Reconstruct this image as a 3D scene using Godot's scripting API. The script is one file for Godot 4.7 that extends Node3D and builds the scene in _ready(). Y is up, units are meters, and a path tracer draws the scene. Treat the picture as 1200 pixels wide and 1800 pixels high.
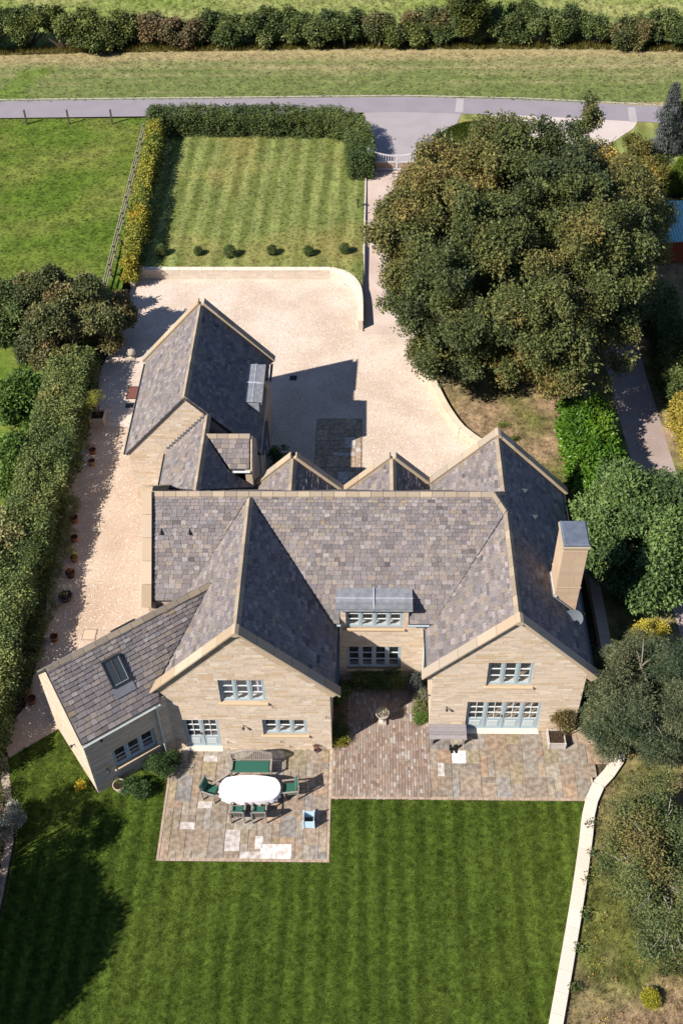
extends Node3D
# A stone house seen from a drone. x right, z towards the viewer, y up, metres.

var M := {}            # materials
var used := {}         # names taken at top level
var eye := Vector3(1.499, 40.138, 24.912)
var tile_queue := []   # tiles that may become parts of their own
var stone_queue := []  # wall stones likewise
var rng := RandomNumberGenerator.new()
var noise := FastNoiseLite.new()


# ------------------------------------------------------------------ mesh builder
class MB:
	var v := PackedVector3Array()
	var n := PackedVector3Array()
	var c := PackedColorArray()
	var uv := PackedVector2Array()
	var uv2 := PackedVector2Array()

	func tri(a: Vector3, b: Vector3, d: Vector3, nn: Vector3, col: Color) -> void:
		if (b - a).cross(d - a).dot(nn) > 0.0:
			var t := b
			b = d
			d = t
		v.append(a)
		v.append(b)
		v.append(d)
		for i in 3:
			n.append(nn)
			c.append(col)

	func face(p: Array, out: Vector3, col: Color) -> void:   # convex fan, normal turned to the side of out
		var nn: Vector3 = (p[1] - p[0]).cross(p[2] - p[0])
		if nn.length_squared() < 1e-14 and p.size() > 3:
			nn = (p[2] - p[0]).cross(p[3] - p[0])
		if nn.length_squared() < 1e-14:
			return
		nn = nn.normalized()
		if nn.dot(out) < 0.0:
			nn = -nn
		for i in range(1, p.size() - 1):
			tri(p[0], p[i], p[i + 1], nn, col)

	func prism(poly: PackedVector2Array, o: Vector3, e: Vector3, s: Vector3, nn: Vector3, h0: float, h1: float, col: Color) -> void:
		var top := []
		var low := []
		var mid := Vector2.ZERO
		for q in poly:
			top.append(o + e * q.x + s * q.y + nn * h1)
			low.append(o + e * q.x + s * q.y + nn * h0)
			mid += q / poly.size()
		var idx := Geometry2D.triangulate_polygon(poly)
		for i in range(0, idx.size(), 3):
			tri(top[idx[i]], top[idx[i + 1]], top[idx[i + 2]], nn, col)
			tri(low[idx[i]], low[idx[i + 1]], low[idx[i + 2]], -nn, col)
		var cw := Geometry2D.is_polygon_clockwise(poly)
		for i in poly.size():
			var j := (i + 1) % poly.size()
			var d := poly[j] - poly[i]
			var side := Vector2(d.y, -d.x) * (-1.0 if cw else 1.0)
			face([top[i], top[j], low[j], low[i]], e * side.x + s * side.y, col)

	func box(t: Transform3D, size: Vector3, col: Color) -> void:
		var h := size / 2.0
		for a in 3:
			for sg in [-1.0, 1.0]:
				var u := (a + 1) % 3
				var w := (a + 2) % 3
				var p := []
				for k in [[-1, -1], [1, -1], [1, 1], [-1, 1]]:
					var q := Vector3.ZERO
					q[a] = sg * h[a]
					q[u] = k[0] * h[u]
					q[w] = k[1] * h[w]
					p.append(t * q)
				var out := Vector3.ZERO
				out[a] = sg
				face(p, t.basis * out, col)

	func bevel_box(t: Transform3D, size: Vector3, b: float, col: Color) -> void:   # top edges chamfered
		var h := size / 2.0
		var lo := []
		var mi := []
		var hi := []
		for k in [[-1, -1], [1, -1], [1, 1], [-1, 1]]:
			lo.append(t * Vector3(k[0] * h.x, -h.y, k[1] * h.z))
			mi.append(t * Vector3(k[0] * h.x, h.y - b, k[1] * h.z))
			hi.append(t * Vector3(k[0] * (h.x - b), h.y, k[1] * (h.z - b)))
		var mid := t.origin
		face(hi, t.basis.y, col)
		face(lo, -t.basis.y, col)
		for i in 4:
			var j := (i + 1) % 4
			var out: Vector3 = (lo[i] + lo[j]) / 2.0 - mid
			face([lo[i], lo[j], mi[j], mi[i]], out, col)
			face([mi[i], mi[j], hi[j], hi[i]], out + t.basis.y * 0.3, col)

	func bar(a: Vector3, b: Vector3, w: float, h: float, col: Color, up := Vector3.UP) -> void:
		var x := (b - a).normalized()
		if absf(x.dot(up)) > 0.98:
			up = Vector3(0, 0, 1)
		var z := x.cross(up).normalized()
		var y := z.cross(x)
		box(Transform3D(Basis(x, y, z), (a + b) / 2.0), Vector3((b - a).length(), h, w), col)

	func tube(p: Array, r: Array, sides: int, col: Color) -> void:
		var rings := []
		for i in p.size():
			var d: Vector3 = p[mini(i + 1, p.size() - 1)] - p[maxi(i - 1, 0)]
			d = d.normalized()
			var x := d.cross(Vector3(0.31, 0.2, 0.93)).normalized()
			var y := d.cross(x)
			var ring := []
			for k in sides:
				var a := TAU * k / sides
				ring.append(p[i] + (x * cos(a) + y * sin(a)) * r[i])
			rings.append(ring)
		for i in p.size() - 1:
			for k in sides:
				var k2 := (k + 1) % sides
				var q := [rings[i][k], rings[i][k2], rings[i + 1][k2], rings[i + 1][k]]
				var mid: Vector3 = (p[i] + p[i + 1]) / 2.0
				face(q, (q[0] + q[2]) / 2.0 - mid, col)
		face(rings[-1], p[-1] - p[-2], col)

	func lathe(at: Vector3, prof: Array, sides: int, col: Color) -> void:   # prof: Vector2(radius, height)
		for i in prof.size() - 1:
			var a: Vector2 = prof[i]
			var b: Vector2 = prof[i + 1]
			var d := b - a
			for k in sides:
				var t0 := TAU * k / sides
				var t1 := TAU * (k + 1) / sides
				var r0 := Vector3(cos(t0), 0, sin(t0))
				var r1 := Vector3(cos(t1), 0, sin(t1))
				var out := (r0 + r1) * d.y - Vector3.UP * d.x * 2.0
				var q := [at + r0 * a.x + Vector3.UP * a.y, at + r1 * a.x + Vector3.UP * a.y, at + r1 * b.x + Vector3.UP * b.y, at + r0 * b.x + Vector3.UP * b.y]
				if a.x < 1e-4:
					q.remove_at(0)
				elif b.x < 1e-4:
					q.remove_at(3)
				face(q, out, col)

	func mesh() -> ArrayMesh:
		var a := []
		a.resize(Mesh.ARRAY_MAX)
		a[Mesh.ARRAY_VERTEX] = v
		a[Mesh.ARRAY_NORMAL] = n
		a[Mesh.ARRAY_COLOR] = c
		if uv.size() == v.size():
			a[Mesh.ARRAY_TEX_UV] = uv
		if uv2.size() == v.size():
			a[Mesh.ARRAY_TEX_UV2] = uv2
		var m := ArrayMesh.new()
		m.add_surface_from_arrays(Mesh.PRIMITIVE_TRIANGLES, a)
		return m


# ------------------------------------------------------------------ naming
func numbered(called: String) -> String:
	if not used.has(called):
		used[called] = 0
		return called
	used[called] += 1
	return "%s_%03d" % [called, used[called]]


func adopt(o: Node, called: String, parent: Node) -> void:
	if parent == self:
		o.name = numbered(called)
		add_child(o)
		return
	var k: Dictionary = parent.get_meta("kids") if parent.has_meta("kids") else {}
	var i: int = k.get(called, 0)
	k[called] = i + 1
	parent.set_meta("kids", k)
	o.name = called if i == 0 else "%s_%03d" % [called, i]
	parent.add_child(o)


func tag(o: Node, label: String, category := "", group := "", kind := "") -> Node:
	if label:
		o.set_meta("label", label)
	if category:
		o.set_meta("category", category)
	if group:
		o.set_meta("group", group)
	if kind:
		o.set_meta("kind", kind)
	return o


func put(called: String, what, material: Material, parent: Node = self) -> MeshInstance3D:
	var o := MeshInstance3D.new()
	o.mesh = what.mesh() if what is MB else what
	o.material_override = material
	adopt(o, called, parent)
	return o


func thing(called: String, label: String, category: String, at := Vector3.ZERO, turn := 0.0, group := "") -> Node3D:
	var o := Node3D.new()
	adopt(o, called, self)
	o.position = at
	o.rotation.y = turn
	tag(o, label, category, group)
	return o


func copy_of(o: Node3D, at: Vector3, turn: float, label: String) -> Node3D:
	var r: Node3D = o.duplicate()
	r.name = numbered(String(o.name).get_slice("_0", 0))
	add_child(r)
	r.position = at
	r.rotation.y = turn
	if label:
		r.set_meta("label", label)
	return r


# ------------------------------------------------------------------ materials
func noise_tex(seed_: int, freq: float, lo: Color, hi: Color, size := 256, fractal := 4) -> NoiseTexture2D:
	var f := FastNoiseLite.new()
	f.seed = seed_
	f.frequency = freq
	f.fractal_octaves = fractal
	var t := NoiseTexture2D.new()
	t.width = size
	t.height = size
	t.seamless = true
	t.noise = f
	var g := Gradient.new()
	g.set_color(0, lo)
	g.set_color(1, hi)
	g.set_offset(0, 0.22)
	g.set_offset(1, 0.78)
	t.color_ramp = g
	return t


func mat(called: String, color: Color, rough := 0.9, tex: Texture2D = null, scale := 1.0, bump: Texture2D = null, depth := 0.0) -> StandardMaterial3D:
	# color is linear
	var m := StandardMaterial3D.new()
	m.resource_name = called
	m.albedo_color = color.linear_to_srgb()
	m.roughness = rough
	m.metallic_specular = 0.35
	m.vertex_color_use_as_albedo = true
	if tex or bump:
		m.uv1_triplanar = true
		m.uv1_world_triplanar = true
		m.uv1_scale = Vector3.ONE * scale
		m.albedo_texture = tex
	if bump:
		m.heightmap_enabled = true
		m.heightmap_texture = bump
		m.heightmap_scale = depth
	M[called] = m
	return m


func materials() -> void:
	var W := Color.WHITE
	var mott := noise_tex(11, 0.03, Color(0.78, 0.78, 0.79), Color(1, 1, 1), 512, 5)
	var fine := noise_tex(12, 0.09, Color(0.86, 0.85, 0.84), Color(1, 1, 1), 512, 4)
	var rough_bump := noise_tex(13, 0.07, Color(0, 0, 0), Color(1, 1, 1), 512, 5)
	mat("tile", W, 0.9, mott, 0.9, rough_bump, 0.12)
	mat("stone", W, 0.92, fine, 0.8, rough_bump, 0.08)
	mat("coping", W, 0.9, fine, 0.5, rough_bump, 0.08)
	mat("flag", W, 0.85, noise_tex(15, 0.012, Color(0.8, 0.78, 0.77), Color(1, 1, 1), 512, 6), 0.6, rough_bump, 0.06)
	mat("sett", W, 0.9, fine, 1.3, rough_bump, 0.08)
	mat("lead", W, 0.5, noise_tex(16, 0.02, Color(0.88, 0.89, 0.9), Color(1, 1, 1), 256, 5), 0.5)
	M.lead.metallic = 0.15
	mat("paint", W, 0.45)
	mat("plain", W, 0.85)
	mat("matte", W, 1.0)
	M.matte.specular_mode = BaseMaterial3D.SPECULAR_DISABLED
	mat("wood", W, 0.8, noise_tex(17, 0.05, Color(0.65, 0.63, 0.62), W, 256, 4), 2.0)
	mat("bark", W, 0.95, mott, 1.5, rough_bump, 0.5)
	mat("soil", W, 1.0, noise_tex(18, 0.06, Color(0.5, 0.45, 0.4), W, 512, 5), 0.4, rough_bump, 0.8)
	mat("metal", W, 0.4)
	M.metal.metallic = 0.5
	mat("cloth", W, 0.9)
	M.cloth.rim_enabled = true
	M.cloth.rim = 0.2
	mat("asphalt", W, 0.9, noise_tex(19, 0.05, Color(0.965, 0.965, 0.965), W, 512, 2), 0.02)
	mat("leaf", W, 0.5)
	M.leaf.backlight_enabled = true
	M.leaf.backlight = Color(0.42, 0.45, 0.2)
	M.leaf.metallic_specular = 0.3
	mat("gloss_leaf", W, 0.35)
	M.gloss_leaf.backlight_enabled = true
	M.gloss_leaf.backlight = Color(0.4, 0.45, 0.15)
	mat("grass", W, 0.9)
	M.grass.backlight_enabled = true
	M.grass.backlight = Color(0.3, 0.35, 0.12)
	M.grass.metallic_specular = 0.15
	var gl := StandardMaterial3D.new()
	gl.resource_name = "glass"
	gl.transparency = BaseMaterial3D.TRANSPARENCY_ALPHA
	gl.albedo_color = Color(0.55, 0.62, 0.65, 0.06)
	gl.roughness = 0.03
	M["glass"] = gl


func vary(base: Color, amount: float, warm := 0.0) -> Color:
	var k := 1.0 + rng.randf_range(-amount, amount)
	var w := rng.randf_range(-warm, warm)
	return Color(base.r * k * (1.0 + w), base.g * k, base.b * k * (1.0 - w))


func pick(list: Array):
	return list[rng.randi() % list.size()]


# ------------------------------------------------------------------ roofs
const TILES := [Color(0.197, 0.173, 0.172), Color(0.221, 0.194, 0.184), Color(0.170, 0.155, 0.156), Color(0.258, 0.224, 0.209), Color(0.188, 0.173, 0.181), Color(0.209, 0.185, 0.184), Color(0.149, 0.137, 0.141), Color(0.234, 0.203, 0.175), Color(0.203, 0.185, 0.190), Color(0.276, 0.252, 0.246), Color(0.179, 0.161, 0.159)]


func tile_shape(mb: MB, o: Vector3, e: Vector3, s: Vector3, n: Vector3, w: float, l: float, ch: Vector2, lift: float, col: Color) -> void:
	var top := [Vector2(ch.x, 0), Vector2(w - ch.y, 0), Vector2(w, ch.y * 0.8), Vector2(w, l), Vector2(0, l), Vector2(0, ch.x * 0.8)]
	var p := []
	var q := []
	for t in top:
		var h: float = lerpf(0.046 + lift, 0.006, t.y / l)
		p.append(o + e * t.x + s * t.y + n * h)
		q.append(o + e * t.x + s * t.y - n * 0.004)
	mb.face(p, n, col)
	for i in [5, 0, 1]:
		var j: int = (i + 1) % 6
		mb.face([p[i], p[j], q[j], q[i]], -s, col)
	mb.face([p[2], p[3], q[3], q[2]], e, col)
	mb.face([p[4], p[5], q[5], q[4]], -e, col)


# plan: world (x, z) outline of the slope; base: a point on its eaves line; up_dir: horizontal direction up the slope; rise: tangent of the pitch
func slope(house: Node3D, base: Vector3, up_dir: Vector3, rise: float, plan: Array, seed_: int, course_low := 0.23, course_top := 0.13, visible_ := true) -> MeshInstance3D:
	rng.seed = seed_
	var cosa := 1.0 / sqrt(1.0 + rise * rise)
	var s := (up_dir + Vector3.UP * rise).normalized()
	var e := Vector3.UP.cross(up_dir).normalized()
	var n := s.cross(e).normalized()
	var poly := PackedVector2Array()
	var vmax := 0.0
	var lo := Vector2(1e9, 1e9)
	var hi := Vector2(-1e9, -1e9)
	for p in plan:
		var d := Vector3(p[0], base.y, p[1]) - base
		var q := Vector2(d.dot(e), d.dot(up_dir) / cosa)
		poly.append(q)
		lo = lo.min(q)
		hi = hi.max(q)
	var deck := MB.new()
	deck.prism(poly, base, e, s, n, -0.1, -0.012, Color(0.045, 0.047, 0.052))
	var part := put("roof_slope", deck, M.lead, house)
	if Geometry2D.is_polygon_clockwise(poly):
		poly.reverse()
	var inner := Geometry2D.offset_polygon(poly, -0.045)
	var clip: PackedVector2Array = inner[0]
	var mb := MB.new()
	var v := lo.y
	while v < hi.y:
		# course height in metres: the courses get shorter towards the ridge, the colours do not change
		var course: float = (course_low + (course_top - course_low) * (v - lo.y) / (hi.y - lo.y)) * rng.randf_range(0.96, 1.04)
		var u := lo.x - rng.randf() * 0.3
		while u < hi.x:
			var w: float = rng.randf_range(0.7, 1.45) * (0.1 + course * 0.85)
			var l := course + 0.025
			var col := vary(pick(TILES), 0.12, 0.03)
			if rng.randf() < 0.012:
				col = vary(Color(0.26, 0.21, 0.15), 0.15)
			if rng.randf() < 0.02:
				col *= 0.62
			var a := Vector2(u + 0.005, v)
			var full := true
			var any := false
			for k in [a, a + Vector2(w - 0.011, 0), a + Vector2(w - 0.011, l), a + Vector2(0, l)]:
				if Geometry2D.is_point_in_polygon(k, clip):
					any = true
				else:
					full = false
			var ch := Vector2(rng.randf_range(0.012, 0.035), rng.randf_range(0.012, 0.035))
			var lift := rng.randf_range(-0.01, 0.014)
			var drop := rng.randf_range(-0.012, 0.012)
			if full:
				var o := base + e * a.x + s * (a.y + drop)
				var ent := {"part": part, "mb": mb, "o": o, "e": e, "s": s, "n": n, "w": w - 0.011, "l": l, "ch": ch, "lift": lift, "col": col}
				var d := eye - o
				ent.size = (w * l * n.dot(d.normalized()) / d.length_squared()) if visible_ else -1.0
				tile_queue.append(ent)
			else:
				var rect := PackedVector2Array([a, a + Vector2(w - 0.011, 0), a + Vector2(w - 0.011, l), a + Vector2(0, l)])
				if any or Geometry2D.intersect_polygons(rect, clip).size():
					for piece in Geometry2D.intersect_polygons(rect, clip):
						tile_clip(mb, piece, base, e, s, n, a.y, l, lift, col)
			u += w
		v += course
	part.set_meta("mb", mb)
	return part


func tile_clip(mb: MB, piece: PackedVector2Array, base: Vector3, e: Vector3, s: Vector3, n: Vector3, v0: float, l: float, lift: float, col: Color) -> void:
	var p := []
	for t in piece:
		p.append(base + e * t.x + s * t.y + n * lerpf(0.046 + lift, 0.006, (t.y - v0) / l))
	var idx := Geometry2D.triangulate_polygon(piece)
	for i in range(0, idx.size(), 3):
		mb.tri(p[idx[i]], p[idx[i + 1]], p[idx[i + 2]], n, col)
	var mid := Vector3.ZERO
	for q in p:
		mid += q / p.size()
	for i in p.size():
		var j := (i + 1) % p.size()
		mb.face([p[i], p[j], p[j] - n * 0.04, p[i] - n * 0.04], (p[i] + p[j]) / 2.0 - mid, col)


func flush_tiles() -> void:
	tile_queue.sort_custom(func(a, b): return a.size > b.size)
	var variants := []
	rng.seed = 77
	for i in 40:
		var b := MB.new()
		tile_shape(b, Vector3.ZERO, Vector3.RIGHT, Vector3.BACK, Vector3.UP, 0.36, 0.28, Vector2(rng.randf_range(0.012, 0.035), rng.randf_range(0.012, 0.035)), rng.randf_range(-0.006, 0.009), vary(TILES[i % TILES.size()], 0.12, 0.03))
		variants.append(b.mesh())
	var parts := {}
	for i in tile_queue.size():
		var t: Dictionary = tile_queue[i]
		parts[t.part] = true
		if i < 300:
			var o := put("tile", variants[rng.randi() % 40], M.tile, t.part)
			o.transform = Transform3D(Basis(t.e * (t.w / 0.36), t.n, t.s * (t.l / 0.28)), t.o)
		else:
			tile_shape(t.mb, t.o, t.e, t.s, t.n, t.w, t.l, t.ch, t.lift, t.col)
	for p in parts:
		var mb: MB = p.get_meta("mb")
		p.remove_meta("mb")
		if mb.v.size():
			tag(put("tiles", mb, M.tile, p), "", "", "", "stuff")
	tile_queue.clear()


const CREAM := [Color(0.53, 0.445, 0.35), Color(0.56, 0.475, 0.385), Color(0.5, 0.415, 0.325), Color(0.58, 0.495, 0.405), Color(0.53, 0.455, 0.375), Color(0.54, 0.44, 0.335)]
const OCHRE := [Color(0.47, 0.34, 0.2), Color(0.45, 0.335, 0.21), Color(0.5, 0.365, 0.225)]


func ridge(house: Node3D, a: Vector3, b: Vector3, rise_l: float, rise_r: float, w := 0.21) -> void:
	var x := (b - a).normalized()
	var side := x.cross(Vector3.UP).normalized()
	var bed := MB.new()
	bed.bar(a + Vector3.DOWN * 0.09, b + Vector3.DOWN * 0.09, 0.14, 0.16, Color(0.36, 0.31, 0.25))
	var part := put("ridge", bed, M.coping, house)
	var count := maxi(1, int(round((b - a).length() / 0.5)))
	var step := (b - a).length() / count
	for i in count:
		var mb := MB.new()
		var col := vary(pick([Color(0.30, 0.25, 0.19), Color(0.33, 0.275, 0.205), Color(0.26, 0.22, 0.175)]), 0.12)
		var p0 := a + x * (i * step + 0.008)
		var p1 := a + x * ((i + 1) * step - 0.008)
		for k in [[side, rise_r], [-side, rise_l]]:
			var d: Vector3 = (k[0] - Vector3.UP * k[1]).normalized() * w
			var nn: Vector3 = (k[0] * k[1] + Vector3.UP).normalized()
			var up := Vector3.UP * 0.085
			var dn := Vector3.UP * 0.03
			mb.face([p0 + up, p1 + up, p1 + up + d, p0 + up + d], nn, col)
			mb.face([p0 + up + d, p1 + up + d, p1 + dn + d, p0 + dn + d], k[0], col)
			mb.face([p0 + up, p0 + up + d, p0 + dn + d, p0 + dn], -x, col)
			mb.face([p1 + up, p1 + up + d, p1 + dn + d, p1 + dn], x, col)
		put("ridge_tile", mb, M.coping, part)


# a raised verge: an upstand with coping stones on it, from a (eaves) to b (apex); across is the wall's outward direction
func coping(house: Node3D, a: Vector3, b: Vector3, across: Vector3, w := 0.36, th := 0.075, rise := 0.12, n_stones := 0) -> void:
	var x := (b - a).normalized()
	var y := x.cross(across).normalized()
	if y.y < 0:
		y = -y
	var up := MB.new()
	up.box(Transform3D(Basis(x, y, across), (a + b) / 2.0 + y * (rise / 2.0 - 0.14) - across * 0.07), Vector3((b - a).length() - 0.03, rise + 0.27, w - 0.18), Color(0.42, 0.34, 0.24))
	var part := put("coping", up, M.coping, house)
	var n := n_stones if n_stones else maxi(2, int(round((b - a).length() / 0.95)))
	for i in n:
		var p0 := a + (b - a) * (float(i) / n)
		var p1 := a + (b - a) * (float(i + 1) / n)
		var col := vary(pick([Color(0.40, 0.32, 0.23), Color(0.36, 0.285, 0.2), Color(0.43, 0.355, 0.27), Color(0.34, 0.295, 0.24)]), 0.08)
		var mb := MB.new()
		mb.bevel_box(Transform3D(Basis(x, y, across), (p0 + p1) / 2.0 + y * (rise + th / 2.0)), Vector3((p1 - p0).length() - 0.008, th, w), 0.012, col)
		put("coping_stone", mb, M.coping, part)


# ------------------------------------------------------------------ walls
# a wall in the plane through o, spanned by e (along) and up; outline in (along, height); openings are Rect2 in the same axes
func wall(house: Node3D, o: Vector3, e: Vector3, n: Vector3, outline: Array, openings: Array, seed_: int, stones := true, thick := 0.3, tint := Color(1, 1, 1)) -> MeshInstance3D:
	rng.seed = seed_
	var poly := PackedVector2Array()
	var lo := Vector2(1e9, 1e9)
	var hi := Vector2(-1e9, -1e9)
	for p in outline:
		var q := Vector2(p[0], p[1])
		poly.append(q)
		lo = lo.min(q)
		hi = hi.max(q)
	if Geometry2D.is_polygon_clockwise(poly):
		poly.reverse()
	var xs := [lo.x, hi.x]
	for r in openings:
		xs.append(r.position.x)
		xs.append(r.end.x)
	xs.sort()
	var back := MB.new()
	var mortar := Color(0.44, 0.365, 0.285) * tint
	for i in xs.size() - 1:
		if xs[i + 1] - xs[i] < 0.001:
			continue
		var mid: float = (xs[i] + xs[i + 1]) / 2.0
		var cuts := []
		for r in openings:
			if r.position.x < mid and r.end.x > mid:
				cuts.append(r)
		cuts.sort_custom(func(a, b): return a.position.y < b.position.y)
		var y := lo.y
		var spans := []
		for r in cuts:
			spans.append([y, r.position.y])
			y = r.end.y
		spans.append([y, hi.y])
		for sp in spans:
			var rect := PackedVector2Array([Vector2(xs[i], sp[0]), Vector2(xs[i + 1], sp[0]), Vector2(xs[i + 1], sp[1]), Vector2(xs[i], sp[1])])
			for piece in Geometry2D.intersect_polygons(rect, poly):
				back.prism(piece, o, e, Vector3.UP, n, -thick, 0.0, mortar)
	var part := put("wall", back, M.stone, house)
	if not stones:
		return part
	var mb := MB.new()
	var v := lo.y
	while v < hi.y - 0.02:
		var g: float = pick([0.085, 0.1, 0.12, 0.14])
		var u := lo.x - rng.randf() * 0.4
		var row_ochre := rng.randf() < 0.25
		while u < hi.x:
			var w := rng.randf_range(0.22, 0.72)
			var col := vary(pick(CREAM), 0.05, 0.015)
			if rng.randf() < (0.2 if row_ochre else 0.05):
				col = vary(pick(OCHRE), 0.1).lerp(col, rng.randf_range(0.2, 0.7))
			elif rng.randf() < 0.04:
				col = col.lerp(Color(0.66, 0.6, 0.52), 0.7)
			col *= tint
			var rect := PackedVector2Array([Vector2(u + 0.004, v + 0.004), Vector2(u + w - 0.004, v + 0.004), Vector2(u + w - 0.004, v + g - 0.004), Vector2(u + 0.004, v + g - 0.004)])
			var proud := rng.randf_range(0.005, 0.011)
			var full := true
			for k in rect:
				if not Geometry2D.is_point_in_polygon(k, poly):
					full = false
			var r2 := Rect2(u, v, w, g)
			var hits := []
			for r in openings:
				if r2.intersects(r):
					hits.append(r)
			if full and hits.is_empty():
				var at := o + e * (u + w / 2.0) + Vector3.UP * (v + g / 2.0)
				var d := eye - at
				stone_queue.append({"part": part, "mb": mb, "at": at, "e": e, "n": n, "w": w - 0.011, "g": g - 0.008, "proud": proud, "col": col, "size": w * g * n.dot(d.normalized()) / d.length_squared()})
			else:
				var left := Geometry2D.intersect_polygons(rect, poly)
				for r in hits:
					var cut := PackedVector2Array([r.position, Vector2(r.end.x, r.position.y), r.end, Vector2(r.position.x, r.end.y)])
					var next := []
					for piece in left:
						next.append_array(Geometry2D.clip_polygons(piece, cut))
					left.assign(next)
				for piece in left:
					mb.prism(piece, o, e, Vector3.UP, n, -0.01, proud, col)
			u += w
		v += g
	part.set_meta("mb", mb)
	return part


func flush_stones() -> void:
	stone_queue.sort_custom(func(a, b): return a.size > b.size)
	var parts := {}
	var cube := {}
	rng.seed = 78
	var variants := []
	for i in 36:
		var b := MB.new()
		var col := vary(CREAM[i % CREAM.size()], 0.07, 0.02) if i < 30 else vary(pick(OCHRE), 0.1).lerp(CREAM[0], 0.4)
		b.bevel_box(Transform3D(Basis(Vector3.RIGHT, Vector3.UP, Vector3.BACK), Vector3.ZERO), Vector3(0.5, 0.02, 0.1), 0.003, col)
		variants.append(b.mesh())
	for i in stone_queue.size():
		var t: Dictionary = stone_queue[i]
		parts[t.part] = true
		if i < 300 and t.size > 0.0:
			var o := put("stone", variants[rng.randi() % 36], M.stone, t.part)
			o.transform = Transform3D(Basis(t.e * (t.w / 0.5), t.n, t.e.cross(t.n) * (t.g / 0.1)), t.at + t.n * (t.proud - 0.01))
		else:
			var mb: MB = t.mb
			var c0: Vector3 = t.at + t.n * t.proud
			var a: Vector3 = t.e * (t.w / 2.0)
			var u: Vector3 = Vector3.UP * (t.g / 2.0)
			var inn: Vector3 = -t.n * (t.proud + 0.006)
			mb.face([c0 - a - u, c0 + a - u, c0 + a + u, c0 - a + u], t.n, t.col)
			mb.face([c0 - a + u, c0 + a + u, c0 + a + u + inn, c0 - a + u + inn], Vector3.UP, t.col)
			mb.face([c0 - a - u, c0 + a - u, c0 + a - u + inn, c0 - a - u + inn], Vector3.DOWN, t.col)
			mb.face([c0 - a - u, c0 - a + u, c0 - a + u + inn, c0 - a - u + inn], -t.e, t.col)
			mb.face([c0 + a - u, c0 + a + u, c0 + a + u + inn, c0 + a - u + inn], t.e, t.col)
	for p in parts:
		var mb: MB = p.get_meta("mb")
		p.remove_meta("mb")
		if mb.v.size():
			tag(put("stones", mb, M.stone, p), "", "", "", "stuff")
	stone_queue.clear()


const PAINT := Color(0.27, 0.335, 0.375)
const BAR := Color(0.38, 0.43, 0.45)


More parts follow.
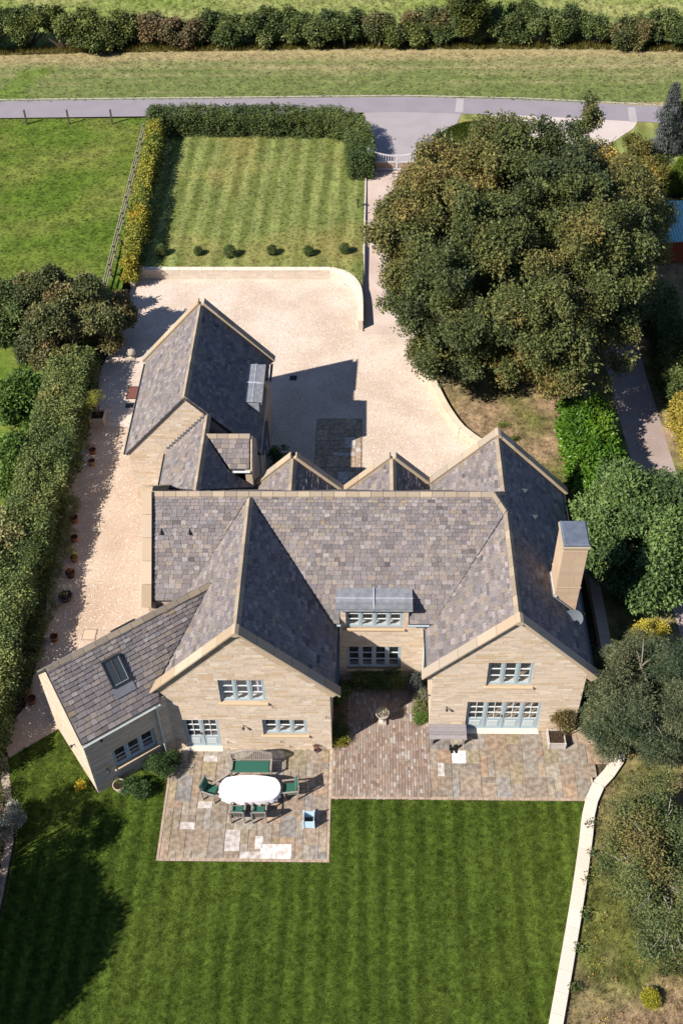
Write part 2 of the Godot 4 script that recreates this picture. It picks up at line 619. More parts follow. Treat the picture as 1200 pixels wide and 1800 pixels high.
# r: opening in the wall's (along, height) axes
func window(house: Node3D, o: Vector3, e: Vector3, n: Vector3, r: Rect2, lights: int, bars: int, door := false, called := "window", cols := 1) -> MeshInstance3D:
	var up := Vector3.UP
	var d0 := -0.13
	var at := func(x: float, y: float, d: float) -> Vector3: return o + e * x + up * y + n * d
	var fr := MB.new()
	var f := 0.07
	var x0 := r.position.x
	var x1 := r.end.x
	var y0 := r.position.y
	var y1 := r.end.y
	fr.bar(at.call(x0, y1 - f / 2, d0), at.call(x1, y1 - f / 2, d0), 0.1, f, PAINT)
	fr.bar(at.call(x0, y0 + f / 2, d0), at.call(x1, y0 + f / 2, d0), 0.1, f, PAINT)
	for i in lights + 1:
		var w := f if i == 0 or i == lights else 0.085
		var x: float = lerpf(x0 + f / 2, x1 - f / 2, float(i) / lights)
		var mid: Vector3 = at.call(x, (y0 + y1) / 2, d0)
		fr.box(Transform3D(Basis(e, up, n), mid), Vector3(w, y1 - y0 - 2 * f, 0.1), PAINT)
	var part := put(called, fr, M.paint, house)
	var pitch := (x1 - x0 - f) / lights
	for i in lights:
		var a: float = x0 + f / 2 + i * pitch + 0.043
		var b: float = a + pitch - 0.086
		var low: float = y0 + f + 0.005
		var top: float = y1 - f - 0.005
		var ca := MB.new()
		var sw := 0.05
		var dd := d0 + 0.005
		var panel := 0.0
		if door:
			panel = 0.62
			ca.box(Transform3D(Basis(e, up, n), at.call((a + b) / 2, low + panel / 2, dd)), Vector3(b - a, panel, 0.05), PAINT)
			ca.bevel_box(Transform3D(Basis(e, n, up), at.call((a + b) / 2, low + panel / 2, dd + 0.03)), Vector3(b - a - 0.22, 0.02, panel - 0.24), 0.015, BAR)
		for x in [a + sw / 2, b - sw / 2]:
			ca.box(Transform3D(Basis(e, up, n), at.call(x, (low + panel + top) / 2, dd)), Vector3(sw, top - low - panel, 0.06), BAR.lerp(PAINT, 0.6))
		for y in [low + panel + sw / 2, top - sw / 2]:
			ca.box(Transform3D(Basis(e, up, n), at.call((a + b) / 2, y, dd)), Vector3(b - a - 2 * sw, sw, 0.06), BAR.lerp(PAINT, 0.4))
		var cas := put("door_leaf" if door else "casement", ca, M.paint, part)
		var ga: float = a + sw
		var gb: float = b - sw
		var gl: float = low + panel + sw
		var gt: float = top - sw
		for k in bars:
			var y: float = lerpf(gl, gt, float(k + 1) / (bars + 1))
			var bb := MB.new()
			bb.box(Transform3D(Basis(e, up, n), at.call((ga + gb) / 2, y, dd)), Vector3(gb - ga, 0.026, 0.045), Color(0.5, 0.53, 0.54))
			put("glazing_bar", bb, M.paint, part)
		for k in cols - 1:
			var x: float = lerpf(ga, gb, float(k + 1) / cols)
			var bb := MB.new()
			bb.box(Transform3D(Basis(e, up, n), at.call(x, (gl + gt) / 2, dd - 0.002)), Vector3(0.026, gt - gl, 0.04), Color(0.5, 0.53, 0.54))
			put("glazing_bar", bb, M.paint, part)
		for k in bars + 1:
			for j in cols:
				var gm := MB.new()
				var ya: float = lerpf(gl, gt, float(k) / (bars + 1))
				var yb: float = lerpf(gl, gt, float(k + 1) / (bars + 1))
				var xa: float = lerpf(ga, gb, float(j) / cols)
				var xb: float = lerpf(ga, gb, float(j + 1) / cols)
				gm.face([at.call(xa, ya, dd - 0.01), at.call(xb, ya, dd - 0.01), at.call(xb, yb, dd - 0.01), at.call(xa, yb, dd - 0.01)], n, Color.WHITE)
				put("pane", gm, M.glass, part)
	if door:
		var st := MB.new()
		st.bevel_box(Transform3D(Basis(e, up, n), at.call((x0 + x1) / 2, 0.03, 0.03)), Vector3(x1 - x0 + 0.1, 0.06, 0.3), 0.01, Color(0.62, 0.58, 0.5))
		put("threshold", st, M.coping, part)
		for s in ([-1, 1] if lights > 1 else [1]):
			var hd := MB.new()
			hd.box(Transform3D(Basis(e, up, n), at.call((x0 + x1) / 2 + s * 0.07, 1.02, d0 + 0.07)), Vector3(0.03, 0.16, 0.05), Color(0.2, 0.17, 0.1))
			put("handle", hd, M.metal, part)
	else:
		var si := MB.new()
		si.bevel_box(Transform3D(Basis(e, up, n), at.call((x0 + x1) / 2, y0 - 0.045, -0.02)), Vector3(x1 - x0 + 0.16, 0.09, 0.24), 0.01, Color(0.5, 0.39, 0.26))
		put("sill", si, M.coping, part)
		var wb := MB.new()
		wb.box(Transform3D(Basis(e, up, n), at.call((x0 + x1) / 2, y0 + 0.02, -0.29)), Vector3(x1 - x0 - 0.02, 0.03, 0.2), Color(0.5, 0.49, 0.47))
		put("window_board", wb, M.paint, part)
	return part


func pipe(house: Node3D, pts: Array, r := 0.045, col := Color(0.42, 0.46, 0.47), called := "downpipe") -> void:
	var mb := MB.new()
	var rr := []
	for p in pts:
		rr.append(r)
	mb.tube(pts, rr, 8, col)
	put(called, mb, M.paint, house)


func gutter(house: Node3D, a: Vector3, b: Vector3, col := Color(0.12, 0.125, 0.13)) -> void:
	var mb := MB.new()
	var x := (b - a).normalized()
	var z := x.cross(Vector3.UP).normalized()
	var prev := []
	for k in 6:
		var t := PI * k / 5.0
		prev.append(z * cos(t) * 0.06 - Vector3.UP * sin(t) * 0.06)
	for k in 5:
		mb.face([a + prev[k], b + prev[k], b + prev[k + 1], a + prev[k + 1]], Vector3.UP, col)
		mb.face([a + prev[k] * 1.1, b + prev[k] * 1.1, b + prev[k + 1] * 1.1, a + prev[k + 1] * 1.1], Vector3.DOWN, col)
	for k in [0, 5]:
		mb.face([a + prev[k], b + prev[k], b + prev[k] * 1.1, a + prev[k] * 1.1], Vector3.UP, col)
	put("gutter", mb, M.paint, house)


# ------------------------------------------------------------------ plants
var clumps := {}


func clump(called: String, leaves: int, length: float, width: float, spread: float, droop := 0.0) -> ArrayMesh:
	if clumps.has(called):
		return clumps[called]
	var g := RandomNumberGenerator.new()
	g.seed = hash(called)
	var mb := MB.new()
	for i in leaves:
		var d := Vector3(g.randf_range(-1, 1), g.randf_range(-1, 1), g.randf_range(-1, 1))
		while d.length_squared() > 1.0:
			d = Vector3(g.randf_range(-1, 1), g.randf_range(-1, 1), g.randf_range(-1, 1))
		var at := d * spread
		var dir := (d + Vector3(g.randf_range(-1, 1), g.randf_range(-0.8, 0.8) - droop, g.randf_range(-1, 1))).normalized()
		var side := dir.cross(Vector3(g.randf_range(-0.7, 0.7), 1, g.randf_range(-0.7, 0.7))).normalized()
		var l := length * g.randf_range(0.7, 1.3)
		var w := width * g.randf_range(0.7, 1.3) / 2.0
		var nn := side.cross(dir).normalized()
		if nn.y < 0:
			nn = -nn
		var k := pow(g.randf(), 1.5) * 1.35 + 0.5
		var col := Color(k * g.randf_range(0.88, 1.15), k, k * g.randf_range(0.85, 1.1))
		var tip := at + dir * l - nn * l * 0.12
		var a := at + dir * l * 0.45 + side * w
		var b := at + dir * l * 0.45 - side * w
		mb.tri(at, a, tip, (nn + side * 0.25).normalized(), col)
		mb.tri(at, b, tip, (nn - side * 0.25).normalized(), col)
	clumps[called] = mb.mesh()
	return clumps[called]


class Bunch:
	var buf := PackedFloat32Array()
	var count := 0

	func add(b: Basis, o: Vector3, c: Color) -> void:
		buf.append_array(PackedFloat32Array([b.x.x, b.y.x, b.z.x, o.x, b.x.y, b.y.y, b.z.y, o.y, b.x.z, b.y.z, b.z.z, o.z, c.r, c.g, c.b, 1.0]))
		count += 1


func scatter(called: String, bunch: Bunch, mesh: Mesh, material: Material, parent: Node) -> MultiMeshInstance3D:
	var mm := MultiMesh.new()
	mm.transform_format = MultiMesh.TRANSFORM_3D
	mm.use_colors = true
	mm.mesh = mesh
	mm.instance_count = bunch.count
	mm.buffer = bunch.buf
	var o := MultiMeshInstance3D.new()
	o.multimesh = mm
	o.material_override = material
	adopt(o, called, parent)
	tag(o, "", "", "", "stuff")
	return o


func any_basis(size: float) -> Basis:
	return Basis.from_euler(Vector3(rng.randf_range(-0.7, 0.7), rng.randf() * TAU, rng.randf_range(-0.7, 0.7))) * size


func palette(cols: Array, t: float) -> Color:
	var f := clampf(t, 0.0, 0.9999) * (cols.size() - 1)
	var i := int(f)
	return cols[i].lerp(cols[i + 1], f - i)


# clumps of leaves on the outsides of many small lobes spread over an ellipsoid
func crown(c: Vector3, r: Vector3, lobes: int, lobe_r: float, count: int, cols: Array, size: float, low := -0.45, inner := 0.25) -> Bunch:
	var bunch := Bunch.new()
	var list := []
	for i in lobes:
		var d := Vector3(rng.randfn(), rng.randfn(), rng.randfn()).normalized()
		while d.y < low:
			d = Vector3(rng.randfn(), rng.randfn(), rng.randfn()).normalized()
		var rad := lobe_r * rng.randf_range(0.6, 1.35)
		var k := rng.randf_range(0.72, 1.03)
		if rng.randf() < inner:
			k = rng.randf_range(0.3, 0.7)
		k += 0.16 * noise.get_noise_3d(d.x * 60, d.y * 60 + c.x * 10, d.z * 60 + c.z * 10)
		list.append([c + Vector3(d.x * (r.x - rad * 0.6), d.y * (r.y - rad * 0.6), d.z * (r.z - rad * 0.6)) * k, rad, d, clampf(0.5 + 0.9 * noise.get_noise_3d(d.x * 45 + c.x * 3, d.y * 45, d.z * 45 + 300) + rng.randf_range(-0.22, 0.22), 0, 1)])
	var total := 0.0
	for l in list:
		total += l[1] * l[1]
	for l in list:
		var n := int(count * l[1] * l[1] / total)
		for j in n:
			var d = (Vector3(rng.randfn(), rng.randfn(), rng.randfn()).normalized() + l[2] * 0.5 + Vector3.UP * 0.15).normalized()
			var p: Vector3 = l[0] + Vector3(d.x, d.y * 0.8, d.z) * l[1] * pow(rng.randf(), 0.4)
			var col := palette(cols, l[3] + rng.randf_range(-0.22, 0.22))
			bunch.add(any_basis(size * rng.randf_range(0.65, 1.25)), p, col)
	return bunch


func limbs(mb: MB, base: Vector3, c: Vector3, r: Vector3, trunk_r: float, n: int, col: Color) -> void:
	var fork := base.lerp(c, 0.45)
	mb.tube([base + Vector3.DOWN * 0.2, base + Vector3.UP * 0.3, base.lerp(fork, 0.6), fork], [trunk_r * 1.35, trunk_r, trunk_r * 0.85, trunk_r * 0.75], 10, col)
	for i in n:
		var a := TAU * i / n + rng.randf_range(-0.4, 0.4)
		var y := rng.randf_range(-0.1, 0.85)
		var h := sqrt(1.0 - y * y * 0.9)
		var end := c + Vector3(cos(a) * h * r.x, y * r.y, sin(a) * h * r.z) * 0.8
		var start := base.lerp(fork, rng.randf_range(0.6, 1.0))
		var m1 := start.lerp(end, 0.35) + Vector3(rng.randf_range(-0.3, 0.3), 0.3, rng.randf_range(-0.3, 0.3))
		var m2 := start.lerp(end, 0.7) + Vector3(rng.randf_range(-0.3, 0.3), 0.25, rng.randf_range(-0.3, 0.3))
		var t := trunk_r * rng.randf_range(0.28, 0.5)
		mb.tube([start, m1, m2, end], [t, t * 0.7, t * 0.4, t * 0.12], 6, col)
		for k in 2:
			var e2 := end + Vector3(rng.randf_range(-1, 1), rng.randf_range(-0.3, 0.8), rng.randf_range(-1, 1)) * r.x * 0.22
			mb.tube([m2, m2.lerp(e2, 0.5) + Vector3.UP * 0.1, e2], [t * 0.35, t * 0.22, t * 0.06], 5, col)


func tree(called: String, label: String, category: String, group: String, base: Vector3, c: Vector3, r: Vector3, o: Dictionary) -> Node3D:
	rng.seed = hash(label)
	var t := thing(called, label, category, base, 0.0, group)
	var mb := MB.new()
	limbs(mb, Vector3.ZERO, c - base, r, o.get("trunk", 0.2), o.get("limbs", 7), o.get("bark", Color(0.12, 0.1, 0.08)))
	put("trunk", mb, M.bark, t)
	var b := crown(c - base, r, o.lobes, o.lobe_r, o.count, o.cols, o.get("size", 1.0), o.get("low", -0.45), o.get("inner", 0.25))
	if o.has("extra"):
		for x in o.extra:
			var b2 := crown(x[0] - base, x[1], x[2], x[3], x[4], o.cols, o.get("size", 1.0), -0.9, 0.3)
			b.buf.append_array(b2.buf)
			b.count += b2.count
	scatter("crown", b, o.mesh, o.get("material", M.leaf), t)
	return t


# a clipped hedge along a path of (x, z); leaves on its top and sides round a core of twigs
func hedge(called: String, label: String, group: String, path: Array, w: float, h: float, y: float, o: Dictionary) -> Node3D:
	rng.seed = hash(label)
	var base := Vector3(path[0][0], y, path[0][1])
	var t := thing(called, label, o.get("category", "hedge"), base, 0.0, group)
	var core := MB.new()
	var b := Bunch.new()
	var rough: float = o.get("rough", 0.14)
	for i in path.size() - 1:
		var p := Vector3(path[i][0], y, path[i][1]) - base
		var q := Vector3(path[i + 1][0], y, path[i + 1][1]) - base
		var x := (q - p).normalized()
		var z := x.cross(Vector3.UP).normalized()
		var len_ := (q - p).length()
		for j in int(len_ / 0.4) + 1:
			var foot := p + x * minf(j * 0.4 + 0.1, len_) + z * rng.randf_range(-0.15, 0.15) * w
			core.tube([foot, foot + Vector3.UP * h * 0.5, foot + Vector3.UP * h * 0.88 + z * rng.randf_range(-0.2, 0.2) * w], [0.03, 0.022, 0.008], 5, Color(0.14, 0.115, 0.085))
			for k in 3:
				var from := foot + Vector3.UP * h * rng.randf_range(0.25, 0.7)
				core.tube([from, from + Vector3(rng.randf_range(-0.4, 0.4), 0.3, 0) + z * rng.randf_range(-0.42, 0.42) * w], [0.014, 0.005], 4, Color(0.14, 0.115, 0.085))
		var d: float = o.get("density", 26.0)
		var areas := [len_ * w, len_ * h, len_ * h, (w * h if i == 0 else 0.0), (w * h if i == path.size() - 2 else 0.0)]
		for k in 5:
			for j in int(areas[k] * d):
				var u := rng.randf() * len_
				var at: Vector3
				var out := Vector3.UP
				match k:
					0:
						at = p + x * u + z * rng.randf_range(-0.5, 0.5) * w + Vector3.UP * h
					1, 2:
						out = z if k == 1 else -z
						at = p + x * u + out * w / 2.0 + Vector3.UP * rng.randf() * h
					_:
						out = -x if k == 3 else x
						at = (p if k == 3 else q) + z * rng.randf_range(-0.5, 0.5) * w + Vector3.UP * rng.randf() * h
				# round the shoulders and roughen the faces
				var g := at + base
				var bump := noise.get_noise_3d(g.x * 22, g.y * 22, g.z * 22) * rough * 2.4 + noise.get_noise_3d(g.x * 70, g.y * 70, g.z * 70) * rough
				at += out * (bump - (rng.randf() * 0.22 if rng.randf() < 0.72 else rng.randf() * minf(w, h) * 0.45))
				var edge := maxf(0.0, absf((at - p).dot(z)) / (w / 2.0) - 0.6) * maxf(0.0, at.y / h - 0.75)
				at -= Vector3.UP * edge * 1.6
				var col := palette(o.cols, 0.5 + 0.75 * noise.get_noise_3d(g.x * 9 + 90, g.y * 9, g.z * 9) + rng.randf_range(-0.3, 0.3))
				b.add(any_basis(o.get("size", 1.0) * rng.randf_range(0.65, 1.2)), at, col)
	put("stems", core, M.bark, t)
	scatter("foliage", b, o.mesh, o.get("material", M.leaf), t)
	return t


func shrub(called: String, label: String, category: String, group: String, c: Vector3, r: Vector3, o: Dictionary) -> Node3D:
	rng.seed = hash(label) + int(c.x * 100)
	var base := Vector3(c.x, o.get("ground", 0.0), c.z)
	var t := thing(called, label, category, base, 0.0, group)
	var mb := MB.new()
	for i in 5:
		var a := TAU * i / 5.0 + 0.3
		var end := (c - base) + Vector3(cos(a) * r.x, r.y * 0.2, sin(a) * r.z) * 0.5
		mb.tube([Vector3(cos(a), 0, sin(a)) * 0.04, end * 0.5, end], [0.03 * r.x + 0.008, 0.02 * r.x + 0.006, 0.006], 5, Color(0.09, 0.07, 0.05))
	put("stem", mb, M.bark, t)
	scatter("foliage", crown(c - base, r, o.get("lobes", 14), o.get("lobe_r", r.x * 0.42), o.count, o.cols, o.get("size", 1.0), o.get("low", -0.6), 0.2), o.mesh, o.get("material", M.leaf), t)
	return t


# a tightly clipped ball or cone of leaves: r at height t from 0 to 1
func clipped(called: String, label: String, category: String, group: String, at: Vector3, r: float, h: float, prof: Callable, o: Dictionary) -> Node3D:
	rng.seed = hash(label) + int(at.x * 100)
	var t := thing(called, label, category, at, 0.0, group)
	var core := MB.new()
	core.tube([Vector3.ZERO, Vector3.UP * h * 0.5, Vector3.UP * h * 0.93], [0.03 + r * 0.06, 0.02 + r * 0.04, 0.008], 7, Color(0.14, 0.115, 0.085))
	for i in 14:
		var y := 0.12 + 0.75 * i / 14.0
		var a := i * 2.4
		var reach: float = prof.call(y) * r * 0.8
		core.tube([Vector3.UP * h * y * 0.9, Vector3(cos(a) * reach, h * y, sin(a) * reach)], [0.012 + r * 0.015, 0.004], 4, Color(0.14, 0.115, 0.085))
	put("stems", core, M.bark, t)
	var b := Bunch.new()
	for i in o.count:
		var y := rng.randf()
		var a := rng.randf() * TAU
		var k: float = prof.call(y) * r * (rng.randf_range(0.25, 0.85) if i % 4 == 0 else 1.0) * rng.randf_range(o.get("near", 0.86), o.get("far", 1.05)) * (1.0 + o.get("ragged", 0.0) * noise.get_noise_3d(cos(a) * 40, y * 160, sin(a) * 40))
		var p := Vector3(cos(a) * k, y * h, sin(a) * k)
		b.add(any_basis(o.get("size", 1.0) * rng.randf_range(0.7, 1.2)), p, palette(o.cols, rng.randf()))
	scatter("foliage", b, o.mesh, o.get("material", M.leaf), t)
	return t


# ------------------------------------------------------------------ ground
func sheet(called: String, outline: Array, y: float, material: Material, origin: Vector2, size: Vector2, col := Color.WHITE, parent: Node = self, fn = null) -> MeshInstance3D:
	var poly := PackedVector2Array()
	for p in outline:
		poly.append(Vector2(p[0], p[1]))
	var idx := Geometry2D.triangulate_polygon(poly)
	var mb := MB.new()
	for i in range(0, idx.size(), 3):
		var q := []
		for k in 3:
			var p := poly[idx[i + k]]
			q.append(Vector3(p.x, fn.call(p) if fn else y, p.y))
		mb.face(q, Vector3.UP, col)
	for p in mb.v:
		mb.uv.append(Vector2((p.x - origin.x) / size.x, (p.z - origin.y) / size.y))
		mb.uv2.append(Vector2((p.x - origin.x) / 23.0, (p.z - origin.y) / 23.0))
	var o := put(called, mb, material, parent)
	if parent == self:
		tag(o, "", "", "", "structure")
	return o


func painted(called: String, w: int, h: int, seed_: int, freqs: Array, fn: Callable, rough := 0.95) -> StandardMaterial3D:
	var lay := []
	for i in freqs.size():
		var f := FastNoiseLite.new()
		f.seed = seed_ + i
		f.frequency = freqs[i]
		f.fractal_octaves = 3
		lay.append(f.get_image(w, h).get_data())
	var out := PackedByteArray()
	out.resize(w * h * 3)
	var g := RandomNumberGenerator.new()
	g.seed = seed_
	var a: PackedByteArray = lay[0]
	var b: PackedByteArray = lay[1]
	var c: PackedByteArray = lay[2]
	var k := 0
	for y in h:
		for x in w:
			var i := y * w + x
			var col: Color = fn.call(float(x) / w, float(y) / h, a[i] / 255.0, b[i] / 255.0, c[i] / 255.0, g.randf())
			out[k] = clampi(int(col.r * 255.0), 0, 255)
			out[k + 1] = clampi(int(col.g * 255.0), 0, 255)
			out[k + 2] = clampi(int(col.b * 255.0), 0, 255)
			k += 3
	var m := StandardMaterial3D.new()
	m.resource_name = called
	m.albedo_texture = ImageTexture.create_from_image(Image.create_from_data(w, h, false, Image.FORMAT_RGB8, out))
	m.roughness = rough
	m.metallic_specular = 0.2
	m.vertex_color_use_as_albedo = true
	M[called] = m
	return m


func tufts(called: String, label: String, outline: Array, y: float, per_m2: float, height: float, colour: Callable, seed_: int, fn = null) -> void:
	rng.seed = seed_
	if not clumps.has("tuft"):
		var mb := MB.new()
		var g := RandomNumberGenerator.new()
		g.seed = 5
		for i in 9:
			var a := g.randf() * TAU
			var o := Vector3(g.randf_range(-0.07, 0.07), 0, g.randf_range(-0.07, 0.07))
			var d := Vector3(cos(a), 0, sin(a))
			var s := Vector3(-d.z, 0, d.x) * 0.008
			var tip := o + d * g.randf_range(0.01, 0.05) + Vector3.UP * g.randf_range(0.6, 1.2) * 0.05
			var k := g.randf_range(0.75, 1.25)
			mb.tri(o - s, o + s, tip, (d * 0.5 + Vector3.UP).normalized(), Color(k, k, k))
		clumps["tuft"] = mb.mesh()
	var poly := PackedVector2Array()
	var lo := Vector2(1e9, 1e9)
	var hi := Vector2(-1e9, -1e9)
	for p in outline:
		var q := Vector2(p[0], p[1])
		poly.append(q)
		lo = lo.min(q)
		hi = hi.max(q)
	var b := Bunch.new()
	for i in int((hi.x - lo.x) * (hi.y - lo.y) * per_m2):
		var p := Vector2(rng.randf_range(lo.x, hi.x), rng.randf_range(lo.y, hi.y))
		if not Geometry2D.is_point_in_polygon(p, poly):
			continue
		var col: Color = colour.call(p.x, p.y)
		col = col.srgb_to_linear() * rng.randf_range(0.85, 1.2)
		var sc := rng.randf_range(0.7, 1.3)
		b.add(Basis(Vector3.UP, rng.randf() * TAU) * Basis.from_scale(Vector3(sc, sc * height / 0.05, sc)), Vector3(p.x, fn.call(p) if fn else y, p.y), col)
	var o := scatter(called, b, clumps["tuft"], M.grass, self)
	tag(o, label, "grass", "", "stuff")


# ------------------------------------------------------------------ colours of the ground (sRGB)
func lawn_south(x: float, z: float) -> Color:
	var s := sin(x * TAU / 0.74 + 1.3 * noise.get_noise_2d(x * 14, z * 2.5))
	var k := 0.5 + 0.5 * clampf(s * 1.6, -1, 1)
	var n := noise.get_noise_2d(x * 6, z * 6)
	var f := noise.get_noise_2d(x * 40 + 500, z * 40)
	var c := Color(0.22, 0.28, 0.095).lerp(Color(0.27, 0.34, 0.12), k)
	c = c.lerp(Color(0.31, 0.35, 0.15), clampf(n * 0.4 + 0.08, 0, 0.35))
	return c * (1.0 + 0.04 * f + 0.05 * n + 0.035 * noise.get_noise_2d(x * 150, z * 150) + 0.12 * noise.get_noise_2d(x * 75, z * 7 + 60))


func lawn_north(x: float, z: float) -> Color:
	var s := sin((x + z * 0.03) * TAU / 1.25)
	var k := 0.5 + 0.5 * clampf(s * 1.8, -1, 1)
	var n := noise.get_noise_2d(x * 5 + 200, z * 5)
	var f := noise.get_noise_2d(x * 34, z * 34 + 400)
	var c := Color(0.36, 0.4, 0.21).lerp(Color(0.46, 0.49, 0.29), k * 0.85)
	c = c.lerp(Color(0.52, 0.47, 0.29), clampf(n * 1.1 + 0.02, 0, 0.55))
	return c * (1.0 + 0.08 * f + 0.14 * noise.get_noise_2d(x * 60, z * 6))


func field_west(x: float, z: float) -> Color:
	var n := noise.get_noise_2d(x * 5 + 900, z * 8)
	var m := noise.get_noise_2d(x * 1.5 + 70, z * 3)
	var f := noise.get_noise_2d(x * 34, z * 34 + 800)
	var c := Color(0.29, 0.37, 0.13).lerp(Color(0.40, 0.42, 0.21), clampf(0.45 + n * 0.9 + m * 0.7, 0, 1))
	return c * (1.0 + 0.18 * f)


func verge(x: float, z: float) -> Color:
	var b := noise.get_noise_2d(x * 0.8, z * 30) * 0.8 + noise.get_noise_2d(x * 6, z * 12) * 0.5
	var t := clampf((-z - 58.0) / 7.0, 0, 1)
	var c := Color(0.365, 0.405, 0.235).lerp(Color(0.5, 0.475, 0.345), clampf(t * 1.1 - 0.28 + b * 1.0, 0, 1))
	if t > 0.8:
		c = c.lerp(Color(0.55, 0.5, 0.37), (t - 0.8) * 3.0)
	var gp := absf(x + 26.2 - (z + 60) * -0.35) - 1.0 + 1.6 * noise.get_noise_2d(x * 20, z * 20)
	if z > -63.2 and gp < 0.0:
		c = c.lerp(Color(0.33, 0.41, 0.17), 0.7)
	return c * (1.0 + 0.15 * noise.get_noise_2d(x * 40, z * 40))


func field_far(x: float, z: float) -> Color:
	var n := noise.get_noise_2d(x * 3 + 33, z * 6)
	var f := noise.get_noise_2d(x * 60, z * 25)
	var c := Color(0.39, 0.45, 0.22).lerp(Color(0.49, 0.50, 0.31), clampf(0.45 + n, 0, 1))
	return c * (1.0 + 0.22 * f)


func garden_east(x: float, z: float) -> Color:
	var n := noise.get_noise_2d(x * 9 + 40, z * 9 + 60)
	var m := noise.get_noise_2d(x * 3 + 90, z * 3)
	var f := noise.get_noise_2d(x * 50, z * 50)
	var c := Color(0.35, 0.355, 0.205).lerp(Color(0.5, 0.43, 0.34), clampf(0.5 + n * 1.3 + m * 0.8, 0, 1))
	if z > 4.0 and n < -0.15:
		c = c.lerp(Color(0.33, 0.36, 0.17), 0.6)
	return c * (1.0 + 0.3 * f)


func map_of(fn: Callable, x0: float, z0: float, w: float, h: float) -> Callable:
	return func(u: float, v: float, a: float, b: float, c: float, r: float) -> Color:
		var k := 0.86 + 0.28 * r + 0.25 * (c - 0.5)
		return fn.call(x0 + u * w, z0 + v * h) * k


const SOUTH := [[-13.5, 0.62], [-11.55, -0.95], [-9.45, 2.2], [-6.75, 0.2], [-6.62, 5.06], [0.0, 5.06], [0.0, 2.33], [10.35, 2.33], [9.73, 4.08], [8.99, 6.83], [7.8, 10.92], [6.4, 16.0], [-12.0, 16.0], [-12.2, 6.6], [-12.3, 4.3], [-12.7, 2.8]]
const NORTH := [[-13.3, -34.45], [-0.6, -34.35], [0.25, -33.75], [0.75, -32.8], [0.98, -31.5], [1.1, -31.5], [1.15, -40.0], [1.25, -47.0], [0.6, -53.4], [-15.0, -53.8], [-13.6, -34.45]]
const WEST := [[-13.6, -30.0], [-14.9, -53.2], [-14.9, -54.55], [-70.0, -54.3], [-70.0, -30.0]]
const EAST := [[6.4, 16.0], [7.95, 10.92], [9.15, 6.83], [9.9, 4.08], [10.7, 1.85], [11.7, 0.53], [11.9, -3.43], [11.9, -8.23], [11.6, -12.0], [7.3, -18.2], [6.35, -19.2], [5.65, -20.8], [5.15, -22.5], [4.55, -25.0], [5.0, -28.4], [5.0, -46.6], [8.2, -52.6], [10.8, -53.2], [18.0, -50.2], [20.8, -52.2], [60.0, -48.0], [60.0, 20.0], [6.0, 20.0]]


